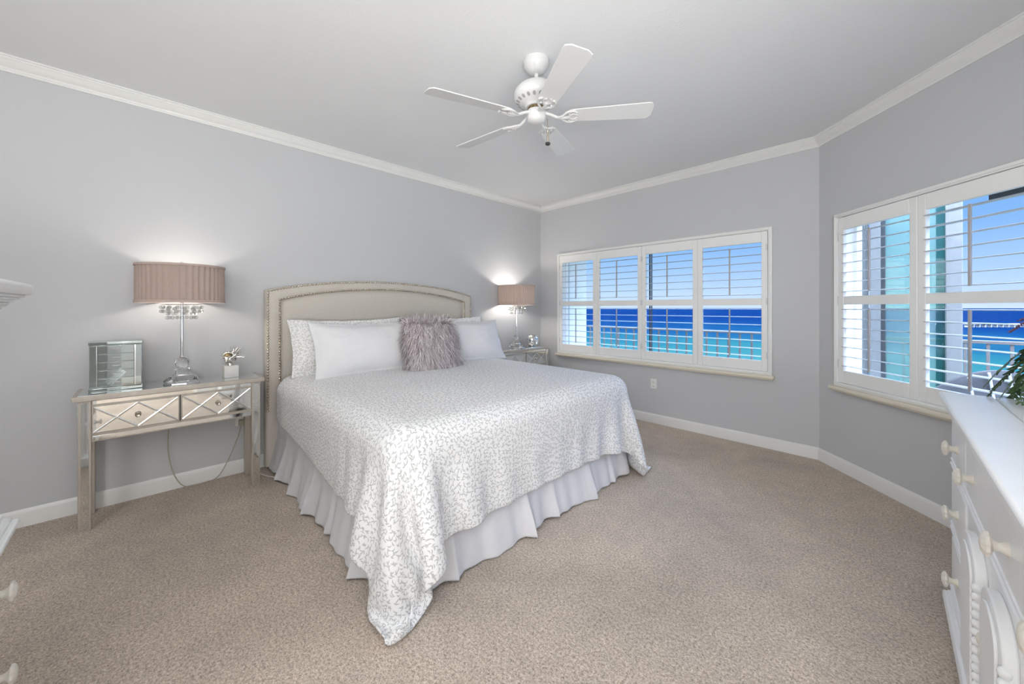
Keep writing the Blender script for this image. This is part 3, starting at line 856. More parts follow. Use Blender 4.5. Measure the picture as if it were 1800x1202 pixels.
# ------------------------------------------------------------------ lamps
def make_lamp():
    r = empty('table_lamp', (.21, -3.956, .7885))
    oc = lambda a: 1.0
    MB().lathe([(.088, 0), (.096, .012), (.098, .020), (.070, .046), (.062, .052)], 8, Matrix.Rotation(R_(10), 4, 'Z')).build('crystal_base', M_crystal, r, smooth=10)
    MB().lathe([(.098, .0), (.099, .006), (.096, .010)], 8, Matrix.Rotation(R_(10), 4, 'Z')).build('base_plate', M_chrome, r, smooth=10)
    MB().lathe([(.042, .0525), (.046, .066), (.046, .092), (.040, .098)], 10).build('crystal_drum', M_crystal, r, smooth=10)
    MB().lathe([(.050, .0515), (.052, .056), (.050, .061), (.038, .062)], 20).build('chrome_collar', M_chrome, r, smooth=40)
    MB().sphere((0, 0, .136), .0385, 14, 9).build('crystal_ball', M_crystal, r, smooth=10)
    MB().tube([(0, 0, .170), (0, 0, .60)], .0085, 16).build('stem', M_chrome, r)
    MB().lathe([(.012, .17), (.014, .176), (.010, .184)], 16).build('stem_cap', M_chrome, r)
    z0, z1, rad = .547, .800, .2385
    # pleated drum
    mb = MB(); seg = 264; v = []; f = []; rows = [(z0 + .012, .0), (z0 + .03, .6), ((z0 + z1) / 2, 1.0), (z1 - .03, .6), (z1 - .012, .0)]; rs = random.Random(2)
    ph = [rs.uniform(-.9, .9) for _ in range(45)]
    for j in range(seg):
        a = 2 * math.pi * j / seg; kk = int(j / 6) % 44
        for z, am in rows:
            tw = ph[kk] * .02 * am
            pr_ = [0, .45, .9, 1.0, .75, .3][j % 6]
            rr = rad - .004 - (.0085) * pr_ * (.5 + .5 * am)
            v.append((rr * math.cos(a + tw * .3), rr * math.sin(a + tw * .3), z))
    nr = len(rows)
    for j in range(seg):
        j2 = (j + 1) % seg
        for i in range(nr - 1): f.append((j * nr + i, j2 * nr + i, j2 * nr + i + 1, j * nr + i + 1))
    mb.add(v, f); sh = mb.build('lamp_shade', M_shade, r, smooth=60)
    for za, zb in ((z0, z0 + .017), (z1 - .014, z1)):
        MB().lathe([(rad - .004, za), (rad, za), (rad, zb), (rad - .004, zb), (rad - .004, za)], 64, cap=False).build('shade_band', M_band, sh, smooth=40)
    sp = MB()
    for k in range(3):
        a = 2 * math.pi * k / 3; sp.tube([(0, 0, z1 - .03), ((rad - .006) * math.cos(a), (rad - .006) * math.sin(a), z1 - .006)], .0022, 6)
    sp.tube([(0, 0, .60), (0, 0, z1 + .0)], .004, 8); sp.build('harp', M_chrome, r)
    MB().lathe([(.004, z1 - .002), (.008, z1 + .003), (.005, z1 + .009), (.011, z1 + .016), (.011, z1 + .022), (0, z1 + .030)], 14).build('finial', M_crystal, r, smooth=20)
    rg = MB()
    for rr, z in ((.105, .535), (.075, .535)):
        rg.tube([(rr * math.cos(2 * math.pi * k / 28), rr * math.sin(2 * math.pi * k / 28), z) for k in range(29)], .003, 6, cap=False)
    for k in range(4):
        a = math.pi / 2 * k; rg.tube([(0, 0, .535), (.105 * math.cos(a), .105 * math.sin(a), .535)], .0025, 6)
    rg.build('drop_ring', M_chrome, r)
    pr0 = None
    for rr, zz, cnt in ((.105, .516, 14), (.105, .490, 14), (.075, .505, 9), (.075, .475, 9), (.075, .446, 9)):
        for k in range(cnt):
            a = 2 * math.pi * k / cnt + zz * 3
            if pr0 is None: pr0 = MB().sphere((0, 0, 0), .0122, 8, 6).build('crystal_bead', M_bead, r, smooth=10); b_ = pr0
            else: b_ = pr0.copy(); col.objects.link(b_)
            b_.location = (rr * math.cos(a), rr * math.sin(a), zz); b_.rotation_euler = (0, 0, a)
    bl = MB(); bl.sphere((0, 0, .665), .03, 14, 10, sc=(1, 1, 1.25)); 
    mbulb = bpy.data.materials.get('bulb glow') or pmat('bulb glow', (1, .95, .85), .4, Emission_Color=(1, .86, .68, 1), Emission_Strength=6.0)
    bl.build('bulb', mbulb, r)
    return r


lamp = make_lamp()
tag(lamp, 'table lamp with taupe pleated drum shade on the near mirrored nightstand', 'lamp', 'pleated shade table lamps')
lamp2 = copy_tree(lamp); lamp2.location = (.21, -.705, .7885); lamp2.rotation_euler = (0, 0, .4)
tag(lamp2, 'table lamp with taupe pleated drum shade in the far corner', 'lamp', 'pleated shade table lamps')
for nm, (lx, ly), k in (('left_lamp_light', (.21, -3.956), 11.0), ('corner_lamp_light', (.21, -.705), 27.0)):
    light(nm, 'POINT', (lx, ly, .7885 + .662), k, (1.0, .94, .86), shadow_soft_size=.04)


# ------------------------------------------------------------------ jewelry box
jb = empty('jewelry_box', (.165, -4.264, .7885), R_(-2)); tag(jb, 'smoky mirrored jewelry box with five drawers on left nightstand', 'jewelry box')
w_, d_, h_ = .115, .075, .306
MB().box((-d_, -w_, .022), (d_, w_, h_ - .024)).build('body', M_mirror2, jb, bevel=.002)
MB().box((-d_ - .004, -w_ - .004, h_ - .024), (d_ + .006, w_ + .004, h_)).build('lid', M_mirror2, jb, bevel=.005)
MB().box((-d_ - .004, -w_ - .004, 0), (d_ + .006, w_ + .004, .022)).build('plinth', M_mirror2, jb, bevel=.005)
for s in (-1, 1):
    a, b = sorted((s * (w_ - .002), s * (w_ - .032)))
    dd = MB().box((d_, a, .026), (d_ + .004, b, h_ - .028)).build('side_door', M_mirror2, jb, bevel=.002)
    MB().box((d_ + .004, s * (w_ - .032) - .0015, .026), (d_ + .0055, s * (w_ - .032) + .0015, h_ - .028)).build('edge_strip', M_bevelm, dd)
for k in range(5):
    zz = .028 + k * .0504
    dr = MB().box((d_, -w_ + .036, zz), (d_ + .004, w_ - .036, zz + .048)).build('drawer', M_mirror2, jb, bevel=.0025)
    hd = MB(); hd.tube([(d_ + .004, -.017, zz + .026), (d_ + .013, -.017, zz + .026), (d_ + .013, .017, zz + .026), (d_ + .004, .017, zz + .026)], .0022, 6)
    hd.build('handle', M_chrome, dr)

# ------------------------------------------------------------------ shell sculpture
sc_ = empty('shell_sculpture', (.19, -3.684, .7885), R_(4)); tag(sc_, 'silvered spiky seashell mounted on a white block, on left nightstand', 'sculpture')
MB().box((-.038, -.043, 0), (.038, .043, .088)).build('base', M_bmarble, sc_, bevel=.002)
MB().tube([(0, 0, .088), (0, -.005, .105)], [.018, .012], 10).build('stem', M_silver, sc_)
def shell():
    mb = MB(); v = []; f = []; nu, nv = 40, 18
    for i in range(nu):
        t = i / (nu - 1); th = t * 2 * math.pi * 1.6
        r0 = .006 + .030 * t ** 1.3
        cc = Vector((.004 * math.sin(th), .045 - .075 * t + .004 * math.cos(th), .160 - .022 * t + .012 * math.sin(th)))
        for j in range(nv):
            a = 2 * math.pi * j / nv
            rr = r0 * (1 + .18 * noise.noise((t * 6, a * 1.5, 1.0)) + .10 * math.sin(6 * a + th))
            v.append(cc + Vector((math.cos(a) * rr, .4 * math.sin(th + a) * rr * .5, math.sin(a) * rr)))
    for i in range(nu - 1):
        for j in range(nv): f.append((i * nv + j, i * nv + (j + 1) % nv, (i + 1) * nv + (j + 1) % nv, (i + 1) * nv + j))
    f.append(tuple(range(nv)));
    mb.add(v, f)
    mb.sphere((0, 0, .135), .034, 14, 9, sc=(.8, 1.15, .85))
    # flared lip around the opening
    lip = [(.030 + .006 * math.cos(a), -.018 + .030 * math.cos(a), .165 + .020 * math.sin(a)) for a in [2 * math.pi * k / 24 for k in range(25)]]
    mb.tube(lip, .0045, 8, cap=False)
    o = mb.build('shell', M_silver, sc_, smooth=50)
    sp = MB(); rs = random.Random(9)
    dirs = [(0.2, -1, .25), (.3, -.75, .55), (.1, -.45, .9), (.2, -.1, 1), (.2, .2, 1.0), (.1, .5, .95), (.1, .75, .8), (0, .95, .55), (.1, 1, .2), (.5, .4, .8), (.5, -.6, .6), (.3, .8, -.1), (.2, -1, -.2), (.4, .65, 1.1)]
    for dx, dy, dz in dirs:
        d = Vector((dx, dy, dz)).normalized(); c = Vector((.0, .005, .150)); ln = rs.uniform(.062, .082) * (1.15 if dy > .4 else 1)
        q = c + d * ln
        q2 = c + d * ln * .7 + Vector((0, .004, .003))
        sp.tube([c + d * .028, q2, q], [.0075, .0050, .0012], 7)
    sp.build('spines', M_silver, o, smooth=60)
    MB().sphere((.024, -.018, .164), .022, 12, 8, sc=(.35, 1.1, .75)).build('opening', M_brass, o)
shell()

# ------------------------------------------------------------------ things on the far nightstand
bowl = MB(); bowl.lathe([(.030, 0), (.052, .006), (.078, .035), (.088, .075), (.084, .110), (.066, .140), (.060, .146), (.057, .143), (.074, .115), (.080, .075), (.070, .038), (.045, .014), (0, .010)], 28)
b = bowl.build('candle_holder', M_mercury, loc=(.19, -.385, .7885), smooth=60); tag(b, 'round mottled mercury glass candle bowl beside the corner lamp', 'candle holder')
ck = MB(); ck.sphere((0, 0, .026), .027, 7, 5); ck.box((-.017, -.017, 0), (.017, .017, .012))
b = ck.build('crystal_ornament', M_crystal, loc=(.328, -.74, .7885), smooth=5); tag(b, 'small clear crystal ornament in front of the corner lamp', 'ornament')

# ------------------------------------------------------------------ outlets and cords
def outlet(loc, rz, label):
    r = empty('wall_outlet', loc, rz); tag(r, label, 'outlet', 'wall outlets')
    MB().box((-.036, -.006, -.057), (.036, 0, .057)).build('cover_plate', M_plastic, r, bevel=.003)
    for z in (-.022, .022):
        s = MB(); s.lathe([(.016, 0), (.016, .004), (.014, .005)], 16, Matrix.Translation((0, -.006, z)) @ Matrix.Rotation(R_(90), 4, 'X')); so_ = s.build('socket', M_plastic, r)
        g = MB()
        for x in (-.006, .006): g.box((x - .0012, -.0118, z - .004), (x + .0012, -.0108, z + .006))
        g.box((-.002, -.0118, z - .011), (.002, -.0108, z - .007)); g.build('slot', M_seam, so_)
    return r


outlet((1.707, 0, .441), 0, 'white double wall outlet below the wide window')
outlet((0, -3.592, .425), R_(90), 'white wall outlet behind the left nightstand holding a plug')
pl = MB(); pl.box((.012, -3.609, .375), (.046, -3.577, .420)); b = pl.build('power_plug', M_cord, bevel=.004)
tag(b, 'tan lamp plug in the wall outlet behind left nightstand', 'plug')
cd = MB(); cd.tube(catmull([(.034, -3.593, .378), (.03, -3.62, .27), (.03, -3.68, .12), (.035, -3.74, .02), (.06, -3.83, .006), (.07, -3.93, .02), (.05, -3.99, .12), (.03, -4.02, .30), (.028, -4.015, .48), (.012, -4.01, .60), (.012, -3.99, .72), (.012, -3.965, .785), (.035, -3.96, .795), (.10, -3.957, .7925)], 7), .0032, 6)
b = cd.build('lamp_cord', M_cord); tag(b, 'tan lamp cord looping down to the floor behind left nightstand', 'cord')
cd = MB(); cd.tube(catmull([(.13, -3.50, .005), (.25, -3.46, .006), (.34, -3.41, .006), (.44, -3.385, .006)], 7), .0035, 6)
b = cd.build('extension_wire', M_plastic); tag(b, 'white cord on the carpet at foot of the headboard', 'cord')

# ------------------------------------------------------------------ ceiling fan
fan = empty('ceiling_fan', (2.157, -2.492, HC)); tag(fan, 'white five-blade ceiling fan hanging over the bed', 'ceiling fan')
MB().lathe([(.074, 0), (.076, -.004), (.076, -.028), (.068, -.046), (.052, -.062), (.044, -.072), (.026, -.078), (.013, -.080)], 36).build('canopy', M_white_gloss, fan, smooth=50)
MB().tube([(0, 0, -.075), (0, 0, -.145)], .0125, 16).build('downrod', M_white_gloss, fan)
mh = MB(); mh.lathe([(.020, -.138), (.060, -.142), (.100, -.156), (.125, -.180), (.133, -.205), (.131, -.225), (.119, -.241), (.096, -.254), (.076, -.262), (.066, -.272), (.062, -.280)], 44); mh = mh.build('motor_housing', M_white_gloss, fan, smooth=50)
sl = MB()
for k in range(20):
    a = 2 * math.pi * k / 20
    Mx = Matrix.Rotation(a, 4, 'Z') @ Matrix.Translation((.1085, 0, -.2474)) @ Matrix.Rotation(R_(152), 4, 'Y') @ Matrix.Scale(1.5, 4, (1, 0, 0))
    sl.lathe([(.0088, -.002), (.0088, .0008), (0, .0010)], 12, Mx, cap=False)
sl.build('vent_slots', M_slot, mh)
MB().lathe([(.050, -.277), (.052, -.287), (.040, -.296), (.030, -.300)], 24).build('flywheel', M_brass, fan)
MB().lathe([(.040, -.292), (.052, -.296), (.055, -.302), (.055, -.345), (.050, -.358), (.030, -.368), (.010, -.371), (0, -.371)], 32).build('switch_housing', M_white_gloss, fan, smooth=50)
for k in range(5):
    ang = R_(40 + 72 * k)
    bl = MB(); v = []; ny_, nx_ = 9, 16; poly = []
    # blade outline in (radial, across)
    def half(r):
        t = (r - .185) / (.665 - .185)
        wv = .052 + .018 * t
        if t > .93: wv *= math.sqrt(max(0.0, 1 - ((t - .93) / .07) ** 2)) * .45 + .55
        if t < .05: wv *= .8 + 4 * t
        return wv
    rr = [.185 + (.665 - .185) * i / 30 for i in range(31)]
    poly = [(r, -half(r)) for r in rr] + [(r, half(r)) for r in reversed(rr)]
    tilt = Matrix.Translation((0, 0, -.338)) @ Matrix.Rotation(R_(3.2), 4, Vector((-math.sin(R_(292)), math.cos(R_(292)), 0)))
    Mx = tilt @ Matrix.Rotation(ang, 4, 'Z') @ Matrix.Rotation(R_(-12), 4, 'X')
    blo = MB().prism(poly, 0, .0055, 'z', Mx).build('blade', M_blade, fan, bevel=.0015, smooth=40)
    Ma = tilt @ Matrix.Rotation(ang, 4, 'Z') @ Matrix.Translation((0, 0, .318))
    am = MB()
    am.tube(catmull([(.045, 0, -.290), (.085, 0, -.304), (.125, 0, -.322), (.165, 0, -.326), (.195, 0, -.322)], 5), .009, 8, Ma)
    for s in (-1, 1):
        am.tube(catmull([(.120, 0, -.322), (.150, s * .020, -.326), (.178, s * .042, -.324 - s * .008), (.215, s * .046, -.322 - s * .009), (.235, s * .030, -.322 - s * .006)], 5), .0065, 7, Ma)
        am.tube(catmull([(.165, 0, -.326), (.190, s * .012, -.324), (.215, s * .024, -.323 - s * .005), (.240, s * .012, -.322)], 5), .0050, 7, Ma)
        am.sphere((.192, s * .030, -.326 - s * .006), .006, 8, 6, Ma)
    am.build('blade_arm', M_white_gloss, blo, smooth=60)
pc = MB(); pc.tube([(.060, .030, -.352), (.062, .031, -.42)], .0014, 6); pco = pc.build('pull_chain', M_brass, fan)
pc = MB(); pc.lathe([(.006, 0), (.008, -.004), (.006, -.012), (.0075, -.020), (.006, -.045), (.008, -.062), (.007, -.070)], 14, Matrix.Translation((.062, .031, -.42))); pc.build('pull_handle', M_nickel, pco)
MB().lathe([(.007, -.070), (.0145, -.074), (.0145, -.083), (.009, -.087), (0, -.087)], 16, Matrix.Translation((.062, .031, -.42))).build('pull_knob', M_black, pco)

# ------------------------------------------------------------------ white dresser by the bay window
DR = empty('dresser', (3.8535, -3.327, 0), R_(1.07)); tag(DR, 'white painted dresser with scalloped knobs below the bay window at right', 'dresser')
DL, DD = 1.626, .44
MB().box((0, 0, .045), (DD, DL, .905)).build('carcass', M_dress, DR, bevel=.003)
tp = MB()
for o_, za, zb in ((.014, .868, .880), (.026, .880, .894), (.036, .894, .905)): tp.box((-o_, -o_, za), (DD, DL + o_, zb))
tp.build('cornice', M_dress, DR, bevel=.004, seg=3)
tt = MB(); tt.box((-.047, -.045, .905), (.105, DL + .047, .935)); tt.box((.107, -.045, .905), (DD + .01, DL + .047, .935)); tt.build('top', M_dress, DR, bevel=.008, seg=3)
pf = [(.0, .110), (-.006, .110), (-.008, .100), (-.014, .100), (-.016, .091), (-.022, .090), (-.024, .082), (-.032, .080), (-.036, .072), (-.036, .050), (-.028, .040), (0, .040)]
bs_ = MB(); n = len(pf); v = []; f = []
path = [((0, 0), (0, -1)), ((0, DL), (0, 1))]
ring = [(lambda o_: [( -o_ * -1 * -1, 0)])]
pts = []
for yy, sgn in ((-.0, -1), (DL, 1)):
    for x_, z_ in pf: pts.append((x_, yy + sgn * -x_, z_))
v = pts
for k in range(n - 1): f.append((k, k + 1, n + k + 1, n + k))
for k in range(n):  # return along the far end
    x_, z_ = pf[k]; v.append((DD, DL - x_, z_))
for k in range(n - 1): f.append((n + k, n + k + 1, 2 * n + k + 1, 2 * n + k))
bs_.add(v, f); bs_.build('base_moulding', M_dress, DR, smooth=30)
ft = MB(); ft.box((.0, .0, 0), (DD, .10, .045)); ft.box((0, DL - .10, 0), (DD, DL, .045)); ft.build('feet', M_dress, DR, bevel=.003)


def knob(parent, y, z, s=1.0, x=-.014):
    mb = MB(); Mx = Matrix.Translation((x, y, z)) @ Matrix.Rotation(R_(-90), 4, 'Y')
    mb.lathe([(.017 * s, 0), (.015 * s, .004 * s), (.010 * s, .012 * s), (.011 * s, .020 * s), (.018 * s, .026 * s)], 18, Mx)
    mb.lathe([(.016 * s, .024 * s), (.026 * s, .029 * s), (.027 * s, .035 * s), (.018 * s, .041 * s), (.008 * s, .043 * s), (0, .0435 * s)], 40, Mx, scal=lambda a: 1 + .07 * math.cos(10 * a))
    return mb.build('knob', M_knob, parent, smooth=50)


def drawer(y0, y1, z0, z1, knobs):
    d = MB(); d.box((-.014, y0, z0), (.0, y1, z1)); do = d.build('drawer', M_dress, DR, bevel=.004)
    bd = MB(); bd.tube([(-.014, y0 + .004, z0 + .010), (-.014, y1 - .004, z0 + .010)], .006, 8); bd.tube([(-.014, y0 + .004, z0 + .030), (-.014, y1 - .004, z0 + .030)], .0045, 8)
    bd.build('bead_moulding', M_dress, do, smooth=60)
    for ky in knobs: knob(do, ky, (z0 + z1) / 2 + .006)
    return do


rowsz = ((.125, .345), (.375, .615), (.640, .855))
for z0, z1 in rowsz:
    drawer(1.225, DL - .02, z0, z1, (1.415,)); drawer(.02, .40, z0, z1, (.21,))
drawer(.415, 1.21, .640, .855, (1.058, .570))
for k, (a, b) in enumerate(((.818, 1.205), (.420, .806))):
    d = MB(); d.box((-.010, a, .125), (0, b, .620)); do = d.build('door', M_dress, DR, bevel=.003)
    ya, yb = (a + .02, b - .10) if k == 0 else (a + .07, b - .05)
    c = (ya + yb) / 2; hw_ = (yb - ya) / 2
    arch = [(ya, .150), (yb, .150)] + [(c + hw_ * math.cos(t), .53 + .077 * math.sin(t)) for t in [math.pi * i / 16 for i in range(17)]]
    po = MB().prism(arch, -.034, -.010, 'x').build('arched_panel', M_dress, do, bevel=.004)
    inn = [(c + (y_ - c) * .72, .19 + (z_ - .15) * .86) for y_, z_ in arch]
    scp = MB()
    for i in range(15): scp.sphere((-.030, ya + .004, .165 + i * .025), .0125, 8, 6)
    scp.build('scalloped_edge', M_dress, po, smooth=60)
    MB().prism(inn, -.040, -.034, 'x').build('inner_panel', M_dress, po, bevel=.004)
    knob(do, (a + .006) if k == 0 else (b - .008), .385 if k == 0 else .36, .55, -.010)

# ------------------------------------------------------------------ fern on the dresser
fern = empty('potted_fern', (4.185, -1.82, .935)); tag(fern, 'dark green arching potted fern standing on the white dresser', 'plant')
MB().lathe([(.050, 0), (.055, .004), (.070, .10), (.074, .115), (.068, .116), (.062, .10), (0, .095)], 24).build('pot', M_bmarble, fern)


def frond(az, reach, rise, droop, seed, bud=False):
    rs = random.Random(seed); mb = MB(); pts = []
    for k in range(15):
        t = k / 14; rr = reach * t; z = .10 + rise * math.sin(min(1, t * 1.25) * math.pi / 2) - droop * max(0, t - .3) ** 1.7
        wob = .012 * math.sin(t * 5 + seed)
        pts.append(Vector((rr * math.cos(az) - wob * math.sin(az), rr * math.sin(az) + wob * math.cos(az), z)))
    mb.tube(pts, [.0028 * (1 - .8 * k / 14) + .0006 for k in range(15)], 5)
    for k in range(3, 15):
        for s in (-1, 1):
            for sub in (0, .33, .66):
                if k == 14 and sub: continue
                p = pts[k].lerp(pts[min(k + 1, 14)], sub)
                t = (pts[min(k + 1, 14)] - pts[k - 1]).normalized(); sd_ = t.cross(Vector((0, 0, 1))).normalized() * s
                l = (.046 if not bud else .012) * (1.05 - .75 * abs(k - 7) / 9) * rs.uniform(.8, 1.15)
                dirv = (sd_ * .85 + t * .5 + Vector((0, 0, rs.uniform(-.35, .15)))).normalized(); wv = t * (l * .24 + .002)
                up = Vector((0, 0, .0012))
                a0, a1, a2, a3 = p, p + dirv * l * .45 + wv, p + dirv * l, p + dirv * l * .45 - wv
                if bud: mb.sphere(p + dirv * l, .0034, 6, 4)
                else: mb.add([a0 + up, a1 + up, a2, a3 + up, a0 - up, a1 - up, a3 - up], [(0, 1, 2, 3), (4, 6, 2, 5), (0, 4, 5, 1), (1, 5, 2), (2, 6, 3), (3, 6, 4, 0)])
    return mb.build('frond', M_bud if bud else M_leaf, fern, smooth=60)


for i, (az, re, ri, dr) in enumerate(((100, .30, .18, .55), (114, .36, .15, .80), (128, .34, .19, .60), (140, .36, .12, .75), (152, .33, .17, .55), (165, .30, .20, .45), (90, .28, .22, .60), (180, .26, .20, .5), (120, .28, .24, .40), (135, .26, .14, .5), (108, .26, .13, .6), (200, .24, .20, .5), (230, .22, .20, .5), (260, .2, .22, .5), (146, .24, .25, .35), (98, .24, .26, .4))):
    frond(R_(az), re, ri, dr, i + 3)
for az, re, ri, dr in ((124, .33, .30, .16), (106, .26, .31, .15), (146, .26, .28, .2)): frond(R_(az), re, ri, dr, 40 + az, True)

# ------------------------------------------------------------------ tall white chest at left edge
ch = empty('tall_chest', (2.17, -4.72, 0)); tag(ch, 'tall white chest of drawers whose corner juts in at left edge', 'chest of drawers')
cx0, cx1, cy0, cy1 = -.475, .475, -.235, .235
MB().box((cx0, cy0, .07), (cx1, cy1, 1.30)).build('carcass', M_dress, ch, bevel=.003)
cr = MB()
def tier(mb, o_, za, zb): mb.box((cx0 - o_, cy0, za), (cx1 + o_, cy1 + o_, zb))
steps = [(.006, 1.288, 1.296), (.014, 1.296, 1.304), (.022, 1.304, 1.310), (.026, 1.310, 1.318), (.034, 1.318, 1.326), (.044, 1.326, 1.334), (.054, 1.334, 1.342)]
for s in steps: tier(cr, *s)
cr.build('cornice', M_dress, ch, bevel=.003)
tp = MB(); tier(tp, .072, 1.342, 1.378); tp.build('top', M_dress, ch, bevel=.014, seg=4)
wm = MB(); n0 = 0
for k, (o_, za, zb) in enumerate(((.045, .600, .618), (.032, .618, .632), (.016, .632, .650))): tier(wm, o_, za, zb)
wm.build('waist_moulding', M_dress, ch, bevel=.006, seg=3)
tier_b = MB(); tier(tier_b, .03, 0.0, .08); tier_b.build('plinth', M_dress, ch, bevel=.006)
for z0, z1 in ((.10, .335), (.355, .585)):
    d = MB().box((cx0 + .02, cy1, z0), (cx1 - .02, cy1 + .014, z1)).build('drawer', M_dress, ch, bevel=.004)
    for kx in (cx0 + .075, cx1 - .12):
        kb = MB(); Mx = Matrix.Translation((kx, cy1 + .014, (z0 + z1) / 2 - .03)) @ Matrix.Rotation(R_(-90), 4, 'X')
        kb.lathe([(.017, 0), (.010, .012), (.011, .020), (.018, .026), (.027, .030), (.027, .036), (.016, .042), (0, .0435)], 30, Mx, scal=lambda a: 1 + .05 * math.cos(10 * a)); kb.build('knob', M_knob, d, smooth=50)
for a, b in ((cx0 + .02, -.004), (.004, cx1 - .02)):
    MB().box((a, cy1, .665), (b, cy1 + .014, 1.28)).build('door', M_dress, ch, bevel=.004)

# ------------------------------------------------------------------ outside
# balcony, wing with tinted glass, railing
o = MB().box((-3.0, .17, -.32), (9.0, 1.62, -.12)).build('balcony_floor', M_slab); o['kind'] = 'structure'
o = MB().box((-3.0, .17, 2.62), (3.0, 1.55, 2.82)).build('balcony_shade_slab', M_slab); o['kind'] = 'structure'  # unseen slab added to shade the balcony, cut short to let skylight in
o = MB().box((-.55, .30, -.12), (.30, .72, 2.62)).build('wall_balcony_end', M_render); o['kind'] = 'structure'

wb = empty('glass_windbreak', (3.60, 1.0, -.12)); tag(wb, 'teal tinted glass balcony windbreak with dark frame seen through bay shutters', 'windbreak')
MB().box((-.15, -.05, 0), (-.072, .05, 2.73)).build('post', M_stucco, wb, bevel=.004)
MB().box((-.070, -.03, .02), (-.040, .03, 2.8)).build('frame', M_alu, wb, bevel=.002)
MB().box((-.040, -.006, .05), (.288, .006, 2.75)).build('pane', M_teal, wb)
MB().box((.288, -.012, .05), (.340, .012, 2.75)).build('edge_pane', M_tealdk, wb)
MB().box((.342, -.06, 0), (.440, .10, 2.73)).build('post', M_stucco, wb, bevel=.006)
cu = MB(); v = []; f = []
for i in range(61):
    x = -.36 + .20 * i / 60
    for z in (0.02, 2.7): v.append((x, .012 * math.sin(i * 1.05) + .004 * math.sin(i * .4), z))
for i in range(60): f.append((2 * i, 2 * i + 2, 2 * i + 3, 2 * i + 1))
cu.add(v, f); cuo = cu.build('sheer_curtain', M_sheer, loc=(3.60, 1.02, -.12), smooth=80)
tag(cuo, 'sheer white curtain in folds beside the teal glass windbreak outside', 'curtain')
MB().tube([(-.38, 0, 2.72), (-.15, 0, 2.72)], .010, 8).build('curtain_rod', M_alu, cuo)

rl = empty('balcony_railing', (3.0, 1.5, -.12)); tag(rl, 'pale balcony railing with upright balusters in front of the sea', 'railing')
MB().box((-3.2, -.022, 1.085), (3.4, .022, 1.115)).build('top_rail', M_rail, rl, bevel=.004)
MB().box((-3.2, -.016, .09), (3.4, .016, .12)).build('bottom_rail', M_rail, rl, bevel=.003)
p0 = None
for k in range(48):
    if p0 is None: p0 = MB().box((-.011, -.011, 0), (.011, .011, 1.09)).build('baluster', M_rail, rl, bevel=.002); q = p0
    else: q = p0.copy(); col.objects.link(q)
    q.location = (-3.15 + .137 * k, 0, 0)

pc_ = empty('patio_chair', (4.06, .27, -.12), R_(45)); tag(pc_, 'dark sling patio chair with white slatted frame out on the balcony', 'chair')
v = []; f = []
for i in range(25):
    u = -1 + 2 * i / 24; top = .98 - .16 * abs(u) ** 2.4
    for k in range(9):
        t = k / 8; v.append((.36 * u, -.10 * u * u * -1 + .10 * (1 - t) - .12, .40 + (top - .40) * t))
for i in range(24):
    for k in range(8): f.append((i * 9 + k, (i + 1) * 9 + k, (i + 1) * 9 + k + 1, i * 9 + k + 1))
bk = MB().add(v, f).build('backrest', M_sling, pc_, smooth=80); so = bk.modifiers.new('thick', 'SOLIDIFY'); so.thickness = .02
for x in (-.19, -.05, .09, .23):
    MB().tube([(x - .05, -.150, .965 - .16 * abs(x / .36) ** 2.4), (x + .09, -.085, .62), (x + .16, -.055, .42)], .0075, 8).build('slat', M_patio, pc_)
MB().box((-.33, -.10, .38), (.33, .46, .42)).build('seat', M_sling, pc_, bevel=.012)
for x in (-.32, .32):
    for y in (-.06, .44): MB().tube([(x, y, 0), (x, y, .40)], .014, 8).build('leg', M_patio, pc_)
    MB().tube([(x, -.06, .40), (x, -.06, .62), (x, .44, .62), (x, .44, .40)], .014, 8).build('armrest', M_patio, pc_)

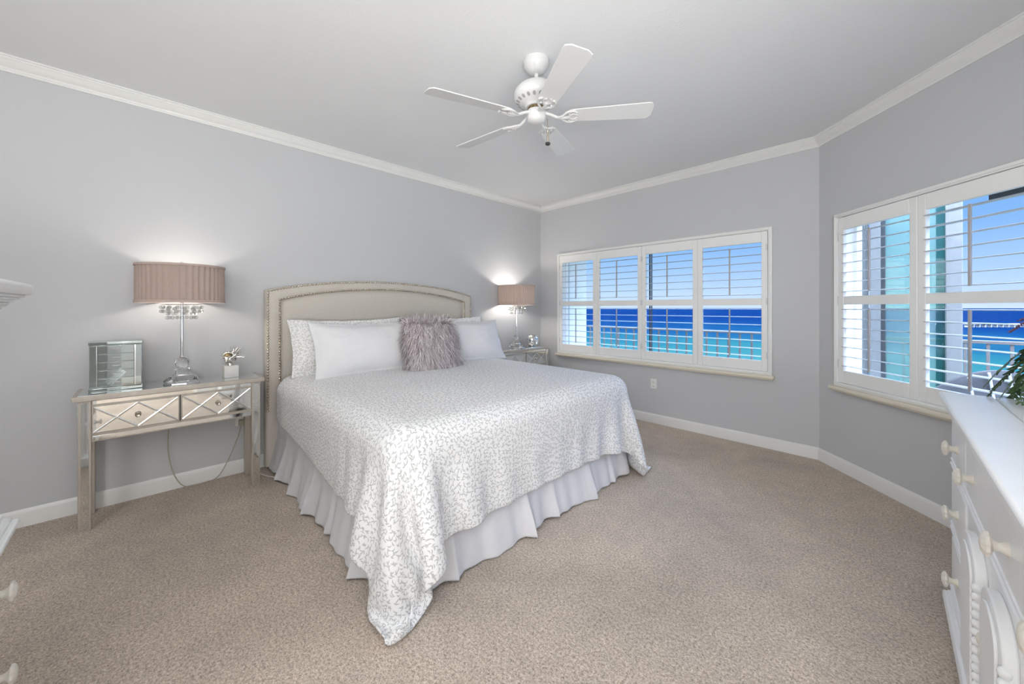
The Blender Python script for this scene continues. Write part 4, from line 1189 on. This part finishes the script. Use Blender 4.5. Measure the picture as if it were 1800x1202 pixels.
# the sea, far below, shallow and turquoise at the shore, deep blue towards the horizon
def sea_mat():
    m = pmat('sea water', (.1, .4, .6), .35, spec=.0); b = m.node_tree.nodes['Principled BSDF']
    g = N(m, 'ShaderNodeNewGeometry'); ln_ = N(m, 'ShaderNodeVectorMath', operation='LENGTH'); L(m, g.outputs['Position'], ln_.inputs[0])
    wv = N(m, 'ShaderNodeTexNoise'); wv.inputs['Scale'].default_value = .012; wv.inputs['Detail'].default_value = 5
    mp = N(m, 'ShaderNodeMapping'); mp.inputs['Scale'].default_value = (.35, 1, 1); L(m, g.outputs['Position'], mp.inputs[0]); L(m, mp.outputs[0], wv.inputs['Vector'])
    lg_ = N(m, 'ShaderNodeMath', operation='LOGARITHM'); lg_.inputs[1].default_value = 10; L(m, ln_.outputs['Value'], lg_.inputs[0])
    ad = N(m, 'ShaderNodeMath', operation='MULTIPLY_ADD'); ad.inputs[1].default_value = .5; ad.inputs[2].default_value = -.25; L(m, wv.outputs[0], ad.inputs[0])
    a2 = N(m, 'ShaderNodeMath', operation='ADD'); L(m, lg_.outputs[0], a2.inputs[0]); L(m, ad.outputs[0], a2.inputs[1])
    mr = N(m, 'ShaderNodeMapRange'); mr.inputs[1].default_value = 1.9; mr.inputs[2].default_value = 3.9; L(m, a2.outputs[0], mr.inputs[0])
    r = N(m, 'ShaderNodeValToRGB'); e = r.color_ramp.elements
    e[0].position = 0; e[0].color = (0.0349, 0.0764, 0.0655, 1); e[1].position = 1; e[1].color = (0.0022, 0.0129, 0.0456, 1)
    for p, c in ((.12, (0.0228, 0.0658, 0.0594)), (.22, (0.0087, 0.0493, 0.0545)), (.34, (0.0029, 0.0224, 0.0514)), (.48, (0.0014, 0.0112, 0.0444)), (.7, (0.0012, 0.01, 0.0417))):
        q = e.new(p); q.color = (*c, 1)
    L(m, mr.outputs[0], r.inputs[0]); L(m, r.outputs[0], b.inputs['Base Color'])
    w2 = N(m, 'ShaderNodeTexNoise'); w2.inputs['Scale'].default_value = .5; w2.inputs['Detail'].default_value = 4; L(m, g.outputs['Position'], w2.inputs['Vector'])
    bp = N(m, 'ShaderNodeBump'); bp.inputs['Strength'].default_value = .3; bp.inputs['Distance'].default_value = .4; L(m, w2.outputs[0], bp.inputs['Height']); L(m, bp.outputs[0], b.inputs['Normal'])
    return m


sea = MB().add([(-30000, 20, -20), (30000, 20, -20), (30000, 40000, -20), (-30000, 40000, -20)], [(0, 1, 2, 3)]).build('sea', sea_mat(), smooth=0, fix=False)
sea['kind'] = 'structure'
pr = empty('pier', (77.9, 671.9, -20.6), math.atan2(.714, .7)); tag(pr, 'long pale concrete pier standing far out in the blue sea', 'pier')
MB().box((-34, -2.2, 4.0), (60, 2.2, 4.7)).build('deck', M_pier, pr)
g0 = None
for k in range(15):
    if g0 is None: g0 = MB().box((-.45, -1.8, 0), (.45, 1.8, 4.0)).build('pile', M_pier, pr); q = g0
    else: q = g0.copy(); col.objects.link(q)
    q.location = (-32 + 6.4 * k, 0, 0)
